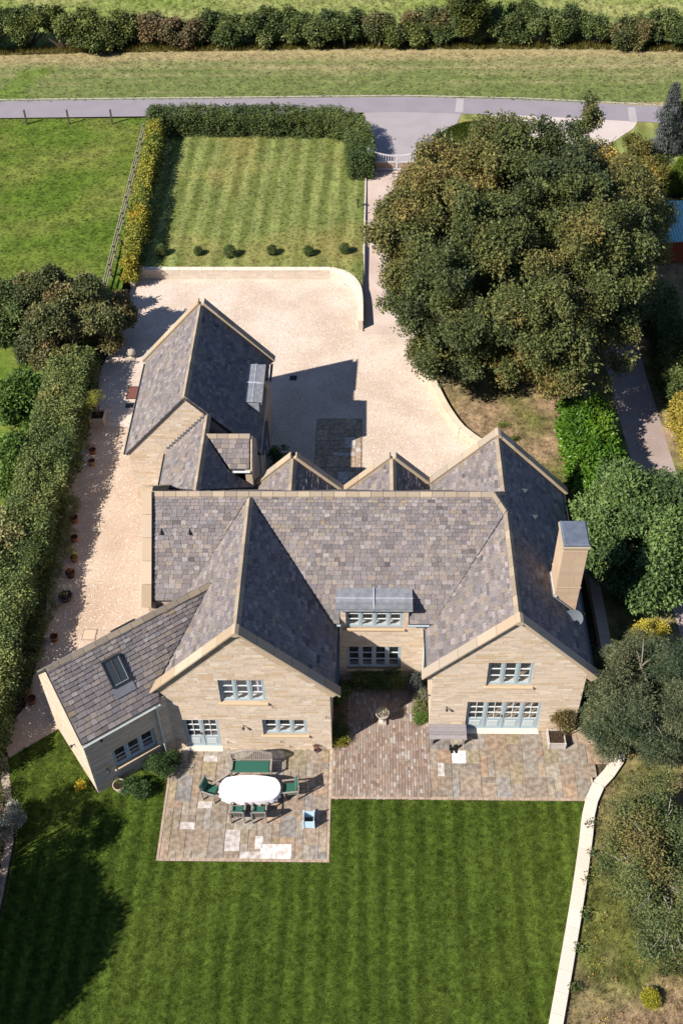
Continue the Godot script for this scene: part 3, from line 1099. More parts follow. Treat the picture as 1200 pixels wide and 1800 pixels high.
func ground() -> void:
	mat("dirt", Color(0.10, 0.085, 0.055), 1.0, noise_tex(31, 0.05, Color(0.55, 0.52, 0.5), Color.WHITE, 512, 5), 0.2)
	sheet("ground", [[-160, 60], [160, 60], [160, -220], [-160, -220]], -0.06, M.dirt, Vector2.ZERO, Vector2.ONE)
	# gravel
	var gm := painted("gravel", 1024, 1024, 40, [0.02, 0.09, 0.25], func(u, v, a, b, c, r):
		var k = 0.645 + 0.12 * r + 0.16 * (c - 0.5) + 0.08 * (b - 0.5)
		var col := Color(1.03, 0.985, 0.945).lerp(Color(1.04, 0.955, 0.89), clampf(b * 1.6 - 0.3, 0, 1))
		if r > 0.93:
			col = col.lerp(Color(1.2, 1.15, 1.08), 0.7)
		elif r < 0.1:
			col = col * 0.74
		return Color(col.r * k, col.g * k, col.b * k))
	gm.heightmap_enabled = true
	gm.heightmap_texture = noise_tex(41, 0.11, Color.BLACK, Color.WHITE, 512, 3)
	gm.heightmap_scale = 0.35
	gm.detail_enabled = true
	gm.detail_blend_mode = BaseMaterial3D.BLEND_MODE_MUL
	gm.detail_uv_layer = BaseMaterial3D.DETAIL_UV_2
	gm.detail_albedo = noise_tex(42, 0.012, Color(0.92, 0.9, 0.885), Color.WHITE, 512, 5)
	sheet("gravel_court", [[-13.35, -34.2], [-0.6, -34.1], [0.5, -33.0], [1.02, -31.6], [1.12, -28.7], [1.3, -28.45], [5.0, -28.4], [4.5, -25.0], [5.1, -22.5], [5.6, -20.8], [6.3, -19.2], [7.25, -18.2], [7.4, -11.0], [-4.0, -6.0], [-11.5, -0.9], [-13.4, 0.6], [-14.0, -0.6], [-13.3, -2.0], [-13.3, -6.0], [-14.3, -13.0], [-14.3, -22.0], [-13.7, -27.0]], 0.0, gm, Vector2.ZERO, Vector2(8.0, 8.0))
	rng.seed = 4
	# pebbles lying on the gravel, too many to count
	var peb := MB.new()
	peb.lathe(Vector3.ZERO, [Vector2(0.028, 0.0), Vector2(0.024, 0.014), Vector2(0.0, 0.02)], 5, Color.WHITE)
	var pb := Bunch.new()
	var court := PackedVector2Array([Vector2(-13.1, -33.9), Vector2(-0.8, -33.9), Vector2(0.9, -31), Vector2(4.4, -25), Vector2(5.6, -20.5), Vector2(7, -17.8), Vector2(7, -11.5), Vector2(-7.9, -11), Vector2(-7.9, -4), Vector2(-12, -0.7), Vector2(-13.2, 0), Vector2(-13.2, -6), Vector2(-14, -13), Vector2(-14, -22)])
	for i in 60000:
		var p := Vector2(rng.randf_range(-14.2, 7.2), rng.randf_range(-34, 0.5))
		if not Geometry2D.is_point_in_polygon(p, court):
			continue
		var col: Color = pick([Color(0.62, 0.5, 0.38), Color(0.5, 0.34, 0.2), Color(0.7, 0.64, 0.55), Color(0.36, 0.26, 0.17), Color(0.56, 0.42, 0.28), Color(0.45, 0.37, 0.33)])
		pb.add(Basis(Vector3.UP, rng.randf() * TAU) * Basis.from_scale(Vector3(rng.randf_range(0.5, 1.3), rng.randf_range(0.5, 1.2), rng.randf_range(0.5, 1.3))), Vector3(p.x, 0.0, p.y), col)
	tag(scatter("pebbles", pb, peb.mesh(), M.plain, self), "loose pale and tawny pebbles lying over the gravel court", "gravel", "", "stuff")
	sheet("gravel_path", [[-10.0, -20.0], [-9.9, -13.3], [-8.0, -13.3], [-8.0, -11.0], [-7.7, -4.1], [-11.6, -0.95], [-13.4, 0.6], [-14.0, -0.6], [-13.3, -2.0], [-13.3, -6.0], [-14.3, -13.0], [-14.3, -20.6], [-12.6, -20.2]], 0.004, gm, Vector2(3, 1), Vector2(8.0, 8.0), Color(0.87, 0.81, 0.74))  # same gravel; the warmer, darker tint paints a difference in light into its colour
	sheet("border_path", [[-13.5, 0.5], [-12.75, 2.8], [-12.4, 4.3], [-12.3, 6.6], [-12.1, 16], [-12.4, 16], [-12.6, 6.6], [-12.7, 4.4], [-13.05, 2.8], [-13.9, 0.6]], 0.02, M.flag, Vector2.ZERO, Vector2.ONE, Color(0.33, 0.28, 0.23))
	# lawns
	painted("lawn_s", 1024, 768, 50, [0.02, 0.06, 0.2], map_of(lawn_south, -14, -1, 25, 17.2))
	sheet("lawn", SOUTH, 0.012, M.lawn_s, Vector2(-14, -1), Vector2(25, 17.2))
	tufts("grass", "dense short green grass of the striped back lawn", SOUTH, 0.01, 170, 0.038, lawn_south, 51)
	painted("lawn_n", 640, 768, 60, [0.02, 0.06, 0.2], map_of(lawn_north, -15.5, -54, 17, 20))
	sheet("front_lawn", NORTH, 0.6, M.lawn_n, Vector2(-15.5, -54), Vector2(17, 20))
	tufts("grass", "short dry yellowish grass of the striped front lawn", NORTH, 0.6, 40, 0.05, lawn_north, 61)
	painted("field_w", 512, 512, 70, [0.02, 0.06, 0.2], map_of(field_west, -46, -55, 34, 27))
	sheet("paddock", WEST, 0.6, M.field_w, Vector2(-46, -55), Vector2(34, 27))
	tufts("grass", "green paddock grass left of the post and rail fence", [[-13.7, -30], [-15, -53], [-15, -54.5], [-32, -54.5], [-26, -30]], 0.6, 26, 0.07, field_west, 71)
	sheet("neighbour_garden", [[-14.6, -30.2], [-14.6, 18], [-60, 18], [-60, -30.2]], 0.03, M.field_w, Vector2(-46, -55), Vector2(34, 27))
	painted("garden_e", 768, 1024, 80, [0.02, 0.06, 0.2], map_of(garden_east, 4, -54, 28, 72))
	sheet("east_garden", EAST, 0.45, M.garden_e, Vector2(4, -54), Vector2(28, 72))
	tufts("grass", "patchy dry grass with fallen leaves beyond the pale garden wall", [[6.4, 14], [7.95, 10.92], [9.15, 6.83], [9.9, 4.08], [10.7, 1.85], [13.5, 0.5], [16, 4], [16, 14]], 0.45, 70, 0.06, garden_east, 81)
	tufts("grass", "thin brownish grass under the big spreading tree", [[7.5, -18], [6.4, -19], [5.2, -22.4], [5, -25], [12.4, -24], [11.6, -13]], 0.45, 30, 0.05, garden_east, 82)
	painted("verge_n", 1024, 256, 90, [0.02, 0.06, 0.2], map_of(verge, -40, -67, 80, 10.5))
	sheet("road_verge", [[-120, -54.3], [-60, -56.5], [-27, -57.2], [4, -57.5], [22, -55.9], [60, -50], [120, -44], [120, -66], [-120, -67]], 0.604, M.verge_n, Vector2(-40, -67), Vector2(80, 10.5))
	tufts("grass", "mown hay coloured verge grass in bands along the road", [[-40, -57.0], [4, -57.7], [22, -56.2], [38, -53], [38, -65], [-40, -66]], 0.604, 13, 0.08, verge, 91)
	painted("field_n", 1024, 512, 95, [0.02, 0.06, 0.2], map_of(field_far, -60, -100, 120, 36))
	sheet("field", [[-160, -66], [160, -65], [160, -220], [-160, -220]], 0.6, M.field_n, Vector2(-60, -100), Vector2(120, 36))
	tufts("grass", "pale green field grass beyond the hedgerow", [[-46, -66], [46, -66], [50, -86], [-50, -86]], 0.6, 9, 0.14, field_far, 96)
	sheet("roadside_grass", [[1.0, -55.6], [4, -56.0], [22, -54.2], [70, -46], [70, -40], [4.9, -44.0], [4.9, -46.6], [1.0, -47.5]], 0.58, M.lawn_n, Vector2(-15.5, -54), Vector2(17, 20))
	# roads
	sheet("road", [[-120, -57.0], [-60, -57.3], [-27, -57.45], [4, -57.7], [13, -57.1], [22, -56.0], [36, -53.6], [80, -46.0], [80, -43.2], [36, -51.0], [22, -53.35], [13, -54.5], [4, -55.2], [-16, -54.75], [-27, -54.62], [-60, -54.5], [-120, -54.3]], 0.612, M.asphalt, Vector2.ZERO, Vector2.ONE, Color(0.21, 0.195, 0.22))
	for q in [[8.2, 0.0], [21.0, 1.6]]:   # pale repair bands across the road
		var mk := sheet("road_patch", [[q[0], -57.35 + q[1]], [q[0] + 0.55, -57.32 + q[1]], [q[0] + 0.35, -55.05 + q[1] * 1.05], [q[0] - 0.25, -55.08 + q[1] * 1.05]], 0.617, M.asphalt, Vector2.ZERO, Vector2.ONE, Color(0.3, 0.285, 0.3))
	for q in [[[-70, -57.35], [-27, -57.62], [4, -57.86], [13, -57.3], [22, -56.2], [36, -53.8]]]:   # dusty edge of the road
		var poly = q.duplicate()
		for i in range(q.size() - 1, -1, -1):
			poly.append([q[i][0], q[i][1] - 0.16])
		sheet("road_edge", poly, 0.609, M.plain, Vector2.ZERO, Vector2.ONE, Color(0.33, 0.3, 0.27))
	sheet("driveway_apron", [[1.1, -55.35], [1.2, -52.3], [1.4, -46.4], [5.0, -46.4], [5.4, -48.8], [6.6, -51.4], [8.0, -53.3], [8.6, -55.4]], 0.607, M.asphalt, Vector2.ZERO, Vector2.ONE, Color(0.27, 0.25, 0.265))
	sheet("layby", [[10.4, -55.1], [11.2, -53.3], [13, -51.5], [17.5, -48.5], [18.4, -49.6], [20.9, -52.4], [21.5, -53.7], [16, -54.5]], 0.607, M.asphalt, Vector2.ZERO, Vector2.ONE, Color(0.43, 0.38, 0.36))
	# the drive rises from the court to the gate
	var ramp := func(p: Vector2) -> float: return 0.02 + 0.59 * clampf((-28.4 - p.y) / 17.0, 0, 1)
	sheet("driveway", [[1.22, -28.4], [1.22, -40], [1.32, -46.5], [5.1, -46.5], [5.1, -40], [5.1, -28.4]], 0, gm, Vector2.ZERO, Vector2(8, 8), Color(0.93, 0.9, 0.92), self, ramp)
	var kerb := MB.new()
	kerb.bar(Vector3(1.16, 0.13, -28.9), Vector3(1.16, 0.5, -37.0), 0.1, 0.3, Color(0.5, 0.46, 0.4))
	kerb.bar(Vector3(1.16, 0.5, -37.0), Vector3(1.26, 0.6, -46.3), 0.1, 0.14, Color(0.5, 0.46, 0.4))
	tag(put("drive_kerb", kerb, M.coping), "", "", "", "structure")
	# lane to the neighbour
	sheet("lane", [[14.8, -30], [14.95, -20], [15.1, -16], [15.3, -8], [15.6, -2], [17.9, -2], [17.4, -8], [17.2, -16], [17.0, -24], [17.0, -30]], 0.458, gm, Vector2.ZERO, Vector2(8, 8), Color(0.62, 0.6, 0.64))
	# bank of mown grass between the drive and the lay-by
	var bank := MB.new()
	var ring := []
	for i in 28:
		var a := TAU * i / 28.0
		ring.append(Vector2(cos(a), sin(a)))
	for k in 5:
		for i in 28:
			var p := []
			for q in [[i, k], [i + 1, k], [i + 1, k + 1], [i, k + 1]]:
				var d: Vector2 = ring[q[0] % 28] * (1.0 - q[1] / 5.0)
				p.append(Vector3(9.1 + d.x * 3.1, 0.5 + 1.5 * (1.0 - pow(1.0 - q[1] / 5.0, 2)), -49.3 + d.y * 4.0))
			bank.face(p, Vector3.UP, Color(0.55, 0.6, 0.5))
	for p in bank.v:
		bank.uv.append(Vector2((p.x + 15.5) / 17.0, (p.z + 54) / 20.0))
	tag(put("grass_bank", bank, M.lawn_n), "", "", "", "structure")
	var bank_h := func(p: Vector2) -> float:
		var d := Vector2((p.x - 9.1) / 3.1, (p.y + 49.3) / 4.0).length()
		return 0.5 + 1.5 * (1.0 - d * d)
	var disc := []
	for q in ring:
		disc.append([9.1 + q.x * 3.05, -49.3 + q.y * 3.95])
	tufts("grass", "long dark grass on the rounded bank by the drive mouth", disc, 0.6, 160, 0.14, func(x, z): return Color(0.27, 0.33, 0.13), 98, bank_h)


# ------------------------------------------------------------------ paving
const FLAGS := [Color(0.270, 0.231, 0.181), Color(0.253, 0.221, 0.185), Color(0.297, 0.245, 0.185), Color(0.279, 0.250, 0.211), Color(0.240, 0.206, 0.171), Color(0.266, 0.229, 0.191), Color(0.310, 0.274, 0.222), Color(0.279, 0.233, 0.158), Color(0.253, 0.240, 0.222), Color(0.306, 0.236, 0.176)]


func flags(parent: Node3D, x0: float, z0: float, x1: float, z1: float, cell: float, seed_: int, keep, cols: Array = FLAGS, big := 3) -> void:
	rng.seed = seed_
	var nx := int(round((x1 - x0) / cell))
	var nz := int(round((z1 - z0) / cell))
	var cx := (x1 - x0) / nx
	var cz := (z1 - z0) / nz
	var taken := {}
	for j in nz:
		for i in nx:
			if taken.has(Vector2i(i, j)):
				continue
			var w := 1 + rng.randi() % big
			var h := 1 + rng.randi() % big
			if w == 1 and h == 1 and rng.randf() < 0.6:
				w = 2
			var ww := 0
			while ww < w and i + ww < nx and not taken.has(Vector2i(i + ww, j)):
				ww += 1
			h = mini(h, nz - j)
			for a in ww:
				for b in h:
					taken[Vector2i(i + a, j + b)] = true
			var c := Vector3(x0 + (i + ww / 2.0) * cx, 0, z0 + (j + h / 2.0) * cz)
			if keep and not keep.call(c.x, c.z):
				continue
			var col := vary(pick(cols), 0.14, 0.05)
			if rng.randf() < 0.05:
				col = Color(0.46, 0.44, 0.42)
			var mb := MB.new()
			mb.bevel_box(Transform3D(Basis(Vector3.UP, rng.randf_range(-0.006, 0.006)), c + Vector3.UP * (0.02 + rng.randf_range(-0.003, 0.004))), Vector3(ww * cx - rng.randf_range(0.014, 0.03), 0.05, h * cz - rng.randf_range(0.014, 0.03)), 0.006, col)
			put("flagstone", mb, M.flag, parent)


func edging(parent: Node3D, a: Vector2, b: Vector2) -> void:
	var n := int((b - a).length() / 0.23)
	for i in n:
		var p := a.lerp(b, (i + 0.5) / n)
		var d := (b - a).normalized()
		var mb := MB.new()
		mb.bevel_box(Transform3D(Basis(Vector3(d.x, 0, d.y), Vector3.UP, Vector3(-d.y, 0, d.x)), Vector3(p.x, 0.022, p.y)), Vector3((b - a).length() / n - 0.012, 0.05, 0.1), 0.006, vary(Color(0.36, 0.28, 0.225), 0.14, 0.05))
		put("edging_brick", mb, M.sett, parent)


func paving() -> void:
	var bed := MB.new()
	bed.box(Transform3D(Basis(), Vector3(-3.33, 0.005, 2.5)), Vector3(6.7, 0.04, 5.1), Color(0.42, 0.36, 0.28))
	var p := put("patio", bed, M.flag)
	tag(p, "", "", "", "structure")
	flags(p, -6.55, 0.06, -0.1, 4.93, 0.305, 201, func(x, z): return not (x < -6.2 and z < 0.4))
	edging(p, Vector2(-6.62, 0.25), Vector2(-6.62, 5.0))
	edging(p, Vector2(-6.62, 5.0), Vector2(-0.02, 5.0))
	edging(p, Vector2(-0.03, 2.3), Vector2(-0.03, 5.0))
	for q in [[-2.35, 4.62, 0.62, 0.6], [-1.75, 4.62, 0.58, 0.6], [-2.75, 4.25, 0.3, 0.55]]:   # new white slabs
		var mb := MB.new()
		mb.bevel_box(Transform3D(Basis(), Vector3(q[0], 0.03, q[1])), Vector3(q[2], 0.052, q[3]), 0.006, vary(Color(0.6, 0.57, 0.55), 0.06))
		tag(put("flagstone", mb, M.flag, p), "clean white replacement slab")
	# courtyard of setts
	bed = MB.new()
	bed.box(Transform3D(Basis(), Vector3(2.0, 0.004, -0.4)), Vector3(4.0, 0.04, 5.44), Color(0.3, 0.235, 0.175))
	var cy := put("courtyard", bed, M.sett)
	tag(cy, "", "", "", "structure")
	rng.seed = 210
	var list := []
	var x := 0.06
	while x < 3.95:
		var w := rng.randf_range(0.095, 0.13)
		var z := -3.0 + rng.randf() * 0.2
		while z < 2.15:
			var l := rng.randf_range(0.14, 0.25)
			list.append([x, z, w, l])
			z += l
		x += w
	list.sort_custom(func(a, b): return a[2] * a[3] + a[1] * 0.004 > b[2] * b[3] + b[1] * 0.004)
	var rest := MB.new()
	for i in list.size():
		var q: Array = list[i]
		var col := vary(pick([Color(0.25, 0.19, 0.155), Color(0.29, 0.22, 0.18), Color(0.215, 0.165, 0.135), Color(0.31, 0.255, 0.215), Color(0.265, 0.225, 0.2)]), 0.14, 0.05)
		if rng.randf() < 0.07:
			col = Color(0.38, 0.35, 0.33)
		var t := Transform3D(Basis(Vector3.UP, rng.randf_range(-0.02, 0.02)), Vector3(q[0] + q[2] / 2, 0.02 + rng.randf_range(-0.004, 0.004), q[1] + q[3] / 2))
		var size := Vector3(q[2] - 0.012, 0.05, q[3] - 0.012)
		if i < 300:
			var mb := MB.new()
			mb.bevel_box(t, size, 0.008, col)
			put("sett", mb, M.sett, cy)
		else:
			rest.bevel_box(t, size, 0.008, col)
	tag(put("setts", rest, M.sett, cy), "", "", "", "stuff")
	edging(cy, Vector2(0.0, 2.27), Vector2(4.0, 2.27))
	# east terrace
	bed = MB.new()
	bed.box(Transform3D(Basis(), Vector3(7.3, 0.003, 0.66)), Vector3(6.6, 0.04, 3.3), Color(0.43, 0.37, 0.29))
	bed.box(Transform3D(Basis(), Vector3(10.9, 0.003, -0.4)), Vector3(1.2, 0.04, 1.9), Color(0.43, 0.37, 0.29))
	var e := put("terrace", bed, M.flag)
	tag(e, "", "", "", "structure")
	flags(e, 4.05, -0.93, 11.4, 2.2, 0.3, 230, func(xx, zz): return xx < 10.45 + (1.85 - zz) * 0.72 - 0.2)
	edging(e, Vector2(4.0, 2.27), Vector2(10.35, 2.27))
	var ws := MB.new()
	ws.bevel_box(Transform3D(Basis(), Vector3(5.25, 0.035, 0.36)), Vector3(0.58, 0.05, 0.6), 0.006, Color(0.7, 0.69, 0.68))
	tag(put("flagstone", ws, M.flag, e), "clean white slab beside the plank bench")
	# paving before the front door, in the angle of house and annexe
	bed = MB.new()
	bed.box(Transform3D(Basis(), Vector3(-0.1, 0.004, -16.0)), Vector3(2.5, 0.03, 9.6), Color(0.33, 0.27, 0.2))
	var f := put("entrance_paving", bed, M.flag)
	tag(f, "", "", "", "structure")
	flags(f, -1.3, -20.75, 1.1, -11.3, 0.3, 240, null, [Color(0.34, 0.27, 0.2), Color(0.3, 0.25, 0.2), Color(0.38, 0.31, 0.23)])


# ------------------------------------------------------------------ the house
const R := Vector3.RIGHT
const L := Vector3.LEFT
const S := Vector3.BACK
const N := Vector3.FORWARD


func house() -> void:
	var h := thing("stone_house", "large honey stone house with grey stone tiled gables and sage windows", "house")
	# --- roof slopes
	slope(h, Vector3(0, 4.2, -3.35), N, 0.961, [[-7.42, -3.97], [-6.1, -3.97], [-3.37, -7.1], [-0.1, -3.3], [0.36, -3.3], [0.36, -4.36], [3.14, -4.36], [3.14, -3.3], [4.17, -3.3], [7.14, -6.66], [6.6, -7.2], [-7.42, -7.2]], 301, 0.22, 0.135)
	slope(h, Vector3(0, 4.2, -11.05), S, 0.961, [[-7.42, -11.1], [6.6, -11.1], [6.6, -7.2], [-7.42, -7.2]], 302, 0.5, 0.4, false)
	var lg := Vector3(0.2, 4.015, 0)
	slope(h, lg, L, 1.06, [[0.2, -0.12], [0.2, -3.35], [-0.1, -3.35], [-3.37, -7.1], [-3.37, -0.12]], 303)
	slope(h, Vector3(-6.74, 4.23, 0), R, 1.06, [[-6.74, -0.12], [-6.74, -3.35], [-6.12, -3.95], [-3.37, -7.1], [-3.37, -0.12]], 304)
	slope(h, Vector3(3.88, 3.894, 0), R, 1.06, [[3.88, -1.08], [3.88, -3.3], [4.17, -3.35], [7.14, -6.66], [7.14, -1.08]], 305)
	slope(h, Vector3(4.1, 4.13, 0), R, 1.06, [[4.1, -11.28], [4.1, -11.05], [7.14, -7.75], [7.14, -11.28]], 306)
	slope(h, Vector3(10.32, 3.98, 0), L, 1.06, [[10.32, -1.08], [10.32, -11.28], [7.14, -11.28], [7.14, -7.74], [6.6, -7.2], [7.14, -6.66], [7.14, -1.08]], 307)
	# --- wing, turned a little over a third of a right angle
	var ax := Vector3(0.806, 0, -0.592)
	var nx := Vector3(0.592, 0, 0.806)
	var sw := Vector3(-9.4, 0, 2.15)
	var nw := sw - nx * 3.93
	var xz := func(p: Vector3) -> Array: return [p.x, p.z]
	slope(h, sw + nx * 0.12 + Vector3.UP * 3.76, -nx, 1.247, [xz.call(sw - ax * 0.05 + nx * 0.12), xz.call(sw + ax * 3.36 + nx * 0.12), [-6.74, -0.2], [-4.74, -3.7], xz.call(sw - nx * 1.965 - ax * 0.05)], 308, 0.26, 0.15)
	slope(h, nw - nx * 0.12 + Vector3.UP * 3.76, nx, 1.247, [xz.call(nw - ax * 0.05 - nx * 0.12), xz.call(nw + ax * 5.6 - nx * 0.12), [-4.74, -3.7], xz.call(sw - nx * 1.965 - ax * 0.05)], 309, 0.27, 0.15, false)
	# --- gables towards the court
	for gx in [-1.86, 2.57]:
		slope(h, Vector3(gx - 2.1, 3.95, 0), R, 1.0, [[gx - 2.1, -11.3], [gx - 2.1, -11.2], [gx, -9.1], [gx, -11.3]], 310 + int(gx))
		slope(h, Vector3(gx + 2.1, 3.95, 0), L, 1.0, [[gx + 2.1, -11.3], [gx + 2.1, -11.2], [gx, -9.1], [gx, -11.3]], 315 + int(gx))
		ridge(h, Vector3(gx, 6.05, -9.1), Vector3(gx, 6.05, -11.15), 1.0, 1.0)
		coping(h, Vector3(gx - 2.14, 3.93, -11.3), Vector3(gx, 6.09, -11.3), N)
		coping(h, Vector3(gx + 2.14, 3.93, -11.3), Vector3(gx, 6.09, -11.3), N)
		wall(h, Vector3(gx, 0, -11.42), L, N, [[-2.08, 3.0], [2.08, 3.0], [2.08, 3.85], [0, 5.95], [-2.08, 3.85]], [], 320, false)
	flush_tiles()
	# --- ridges and verges
	ridge(h, Vector3(-7.42, 7.9, -7.2), Vector3(6.6, 7.9, -7.2), 0.961, 0.961)
	ridge(h, Vector3(-3.37, 7.8, -0.28), Vector3(-3.37, 7.8, -7.0), 1.06, 1.06)
	ridge(h, Vector3(7.14, 7.35, -1.25), Vector3(7.14, 7.35, -6.6), 1.06, 1.06)
	ridge(h, Vector3(7.14, 7.35, -7.8), Vector3(7.14, 7.35, -11.1), 1.06, 1.06)
	ridge(h, Vector3(6.62, 7.9, -7.18), Vector3(7.12, 7.37, -6.64), 0.7, 0.7, 0.17)
	ridge(h, Vector3(6.62, 7.9, -7.22), Vector3(7.12, 7.37, -7.76), 0.7, 0.7, 0.17)
	ridge(h, sw - nx * 1.965 + Vector3.UP * 6.35 + ax * 0.0, Vector3(-4.8, 6.35, -3.62), 1.247, 1.247)
	coping(h, Vector3(0.3, 3.92, -0.06), Vector3(-3.37, 7.81, -0.06), S, 0.46)
	coping(h, Vector3(-6.98, 3.99, -0.06), Vector3(-3.37, 7.81, -0.06), S, 0.46)
	coping(h, Vector3(10.55, 3.75, -1.02), Vector3(7.14, 7.36, -1.02), S, 0.46)
	coping(h, Vector3(3.74, 3.76, -1.02), Vector3(7.14, 7.36, -1.02), S, 0.46)
	coping(h, Vector3(10.5, 3.8, -11.35), Vector3(7.14, 7.36, -11.35), N, 0.42)
	coping(h, Vector3(3.85, 3.88, -11.35), Vector3(7.14, 7.36, -11.35), N, 0.42)
	coping(h, Vector3(-7.6, 4.62, -3.8), Vector3(-7.6, 7.93, -7.24), L, 0.42)
	coping(h, Vector3(-7.6, 4.2, -11.15), Vector3(-7.6, 7.93, -7.26), L, 0.42)
	for q in [Vector3(-3.37, 7.98, -0.06), Vector3(7.14, 7.53, -1.02), Vector3(7.14, 7.53, -11.35)]:
		var sd := MB.new()
		sd.prism(PackedVector2Array([Vector2(-0.17, -0.14), Vector2(0, -0.2), Vector2(0.17, -0.14), Vector2(0.13, -0.02), Vector2(0, 0.07), Vector2(-0.13, -0.02)]), q, R, Vector3.UP, S, -0.236, 0.236, Color(0.39, 0.32, 0.235))
		put("apex_stone", sd, M.coping, h)
	# --- walls
	var up_left := Rect2(-4.32, 3.38, 1.8, 1.5)
	var lo_left := Rect2(-2.78, 1.06, 1.8, 1.1)
	var dr_left := Rect2(-6.03, 0.05, 1.46, 2.07)
	wall(h, Vector3.ZERO, R, S, [[-6.6, 0], [0, 0], [0, 4.15], [-3.37, 7.7], [-6.6, 4.28]], [up_left, lo_left, dr_left], 401)
	window(h, Vector3.ZERO, R, S, up_left, 3, 2)
	window(h, Vector3.ZERO, R, S, lo_left, 3, 1)
	tag(window(h, Vector3.ZERO, R, S, dr_left, 2, 2, true, "door", 2), "pair of sage half glazed doors")
	var rz := Vector3(0, 0, -0.95)
	var up_right := Rect2(6.2, 3.24, 1.8, 1.56)
	var dr_right := Rect2(5.55, 0.05, 3.05, 2.06)
	wall(h, rz, R, S, [[4.06, 0], [10.11, 0], [10.11, 4.12], [7.14, 7.26], [4.06, 4.0]], [up_right, dr_right], 402)
	window(h, rz, R, S, up_right, 3, 2)
	tag(window(h, rz, R, S, dr_right, 4, 2, true, "door", 2), "four leaf sage folding doors")
	var cz := Vector3(0, 0, -3.5)
	var up_mid := Rect2(0.57, 3.68, 2.36, 1.28)
	var lo_mid := Rect2(0.57, 0.85, 2.33, 1.56)
	wall(h, cz, R, S, [[0.0, 0], [4.06, 0], [4.06, 4.15], [3.14, 4.15], [3.14, 5.12], [0.36, 5.12], [0.36, 4.15], [0.0, 4.15]], [up_mid, lo_mid], 403)
	window(h, cz, R, S, up_mid, 4, 2)
	window(h, cz, R, S, lo_mid, 4, 2)
	wall(h, Vector3(4.06, 0, -3.5), S, L, [[0, 0], [2.55, 0], [2.55, 3.95], [0, 3.95]], [], 404)
	wall(h, Vector3(0, 0, 0), N, R, [[0, 0], [3.5, 0], [3.5, 4.05], [0, 4.05]], [], 405)
	wall(h, Vector3(10.11, 0, -0.95), N, R, [[0, 0], [10.4, 0], [10.4, 4.05], [0, 4.05]], [], 406)
	wall(h, Vector3(-6.6, 0, 0), N, L, [[0, 0], [7.0, 0], [7.0, 4.2], [0, 4.2]], [], 407, false)
	wall(h, Vector3(-7.6, 0, -3.97), N, L, [[0, 0], [7.15, 0], [7.15, 4.1], [3.23, 7.8], [0, 4.7]], [], 408)
	wall(h, Vector3(0, 0, -4.1), R, S, [[-7.6, 0], [-6.6, 0], [-6.6, 4.6], [-7.6, 4.6]], [], 409, false)
	wall(h, Vector3(0, 0, -11.2), L, N, [[-10.11, 0], [7.6, 0], [7.6, 4.05], [-10.11, 4.05]], [Rect2(-0.3, 0.05, 1.1, 2.1)], 410, false)
	tag(window(h, Vector3(0, 0, -11.2), L, N, Rect2(-0.3, 0.05, 1.1, 2.1), 1, 0, true, "door", 1), "front door facing the court")
	wall(h, Vector3(7.1, 0, -11.3), L, N, [[-3.0, 0], [3.0, 0], [3.0, 4.0], [0, 7.2], [-3.0, 4.0]], [], 411, false)
	var w_win := Rect2(0.98, 0.98, 1.88, 1.22)
	wall(h, sw, ax, nx, [[0, 0], [3.6, 0], [3.6, 3.85], [0, 3.85]], [w_win], 412)
	window(h, sw, ax, nx, w_win, 3, 1)
	wall(h, nw, nx, -ax, [[0, 0], [3.93, 0], [3.93, 3.82], [1.965, 6.25], [0, 3.82]], [], 413)
	wall(h, nw, ax, -nx, [[0, 0], [5.6, 0], [5.6, 3.85], [0, 3.85]], [], 414, false)
	flush_stones()
	# --- floors and an inner partition, seen through the windows
	var fl := MB.new()
	for b in [[-3.3, -3.6, 5.9, 6.5], [2.0, -7.3, 4.6, 7.0], [7.1, -6.1, 5.5, 9.7]]:
		for y in [0.06, 2.72]:
			fl.box(Transform3D(Basis(), Vector3(b[0], y, b[1])), Vector3(b[2], 0.1, b[3]), Color(0.28, 0.22, 0.17))
	put("floor", fl, M.wood, h)
	var pt := MB.new()
	for b in [[-3.3, -3.6, 5.0], [2.0, -7.0, 4.6], [7.1, -5.0, 4.4]]:
		pt.box(Transform3D(Basis(), Vector3(b[0], 2.5, b[1])), Vector3(b[2], 4.8, 0.12), Color(0.4, 0.37, 0.34))
	put("partition", pt, M.plain, h)
	# curtains in the upper left window
	for q in [-4.12, -2.72]:
		var cu := MB.new()
		for k in 8:
			var x0: float = q - 0.2 + k * 0.05
			cu.face([Vector3(x0, 3.45, -0.42 - 0.03 * (k % 2)), Vector3(x0 + 0.05, 3.45, -0.42 - 0.03 * ((k + 1) % 2)), Vector3(x0 + 0.05, 4.85, -0.42 - 0.03 * ((k + 1) % 2)), Vector3(x0, 4.85, -0.42 - 0.03 * (k % 2))], S, Color(0.5, 0.45, 0.55))
		put("curtain", cu, M.cloth, h)
	# --- lead roofed dormer over the courtyard
	lead_roof(h, Vector3(1.73, 5.2, -3.83), R, S, 3.16, 1.14)
	for x in [0.38, 3.12]:
		var ck := MB.new()
		ck.prism(PackedVector2Array([Vector2(-3.52, 4.05), Vector2(-3.52, 5.15), Vector2(-4.45, 5.15), Vector2(-4.45, 5.0)]), Vector3(x, 0, 0), S, Vector3.UP, R, -0.04, 0.04, Color(0.3, 0.33, 0.37))
		put("dormer_cheek", ck, M.lead, h)
	# --- gutters and downpipes
	gutter(h, Vector3(0.28, 3.97, -0.3), Vector3(0.28, 3.97, -3.4))
	gutter(h, Vector3(10.4, 3.93, -1.2), Vector3(10.4, 3.93, -11.1))
	gutter(h, Vector3(3.82, 3.85, -1.2), Vector3(3.82, 3.85, -3.4))
	gutter(h, Vector3(0.2, 4.14, -3.28), Vector3(0.36, 4.14, -3.28), PAINT)
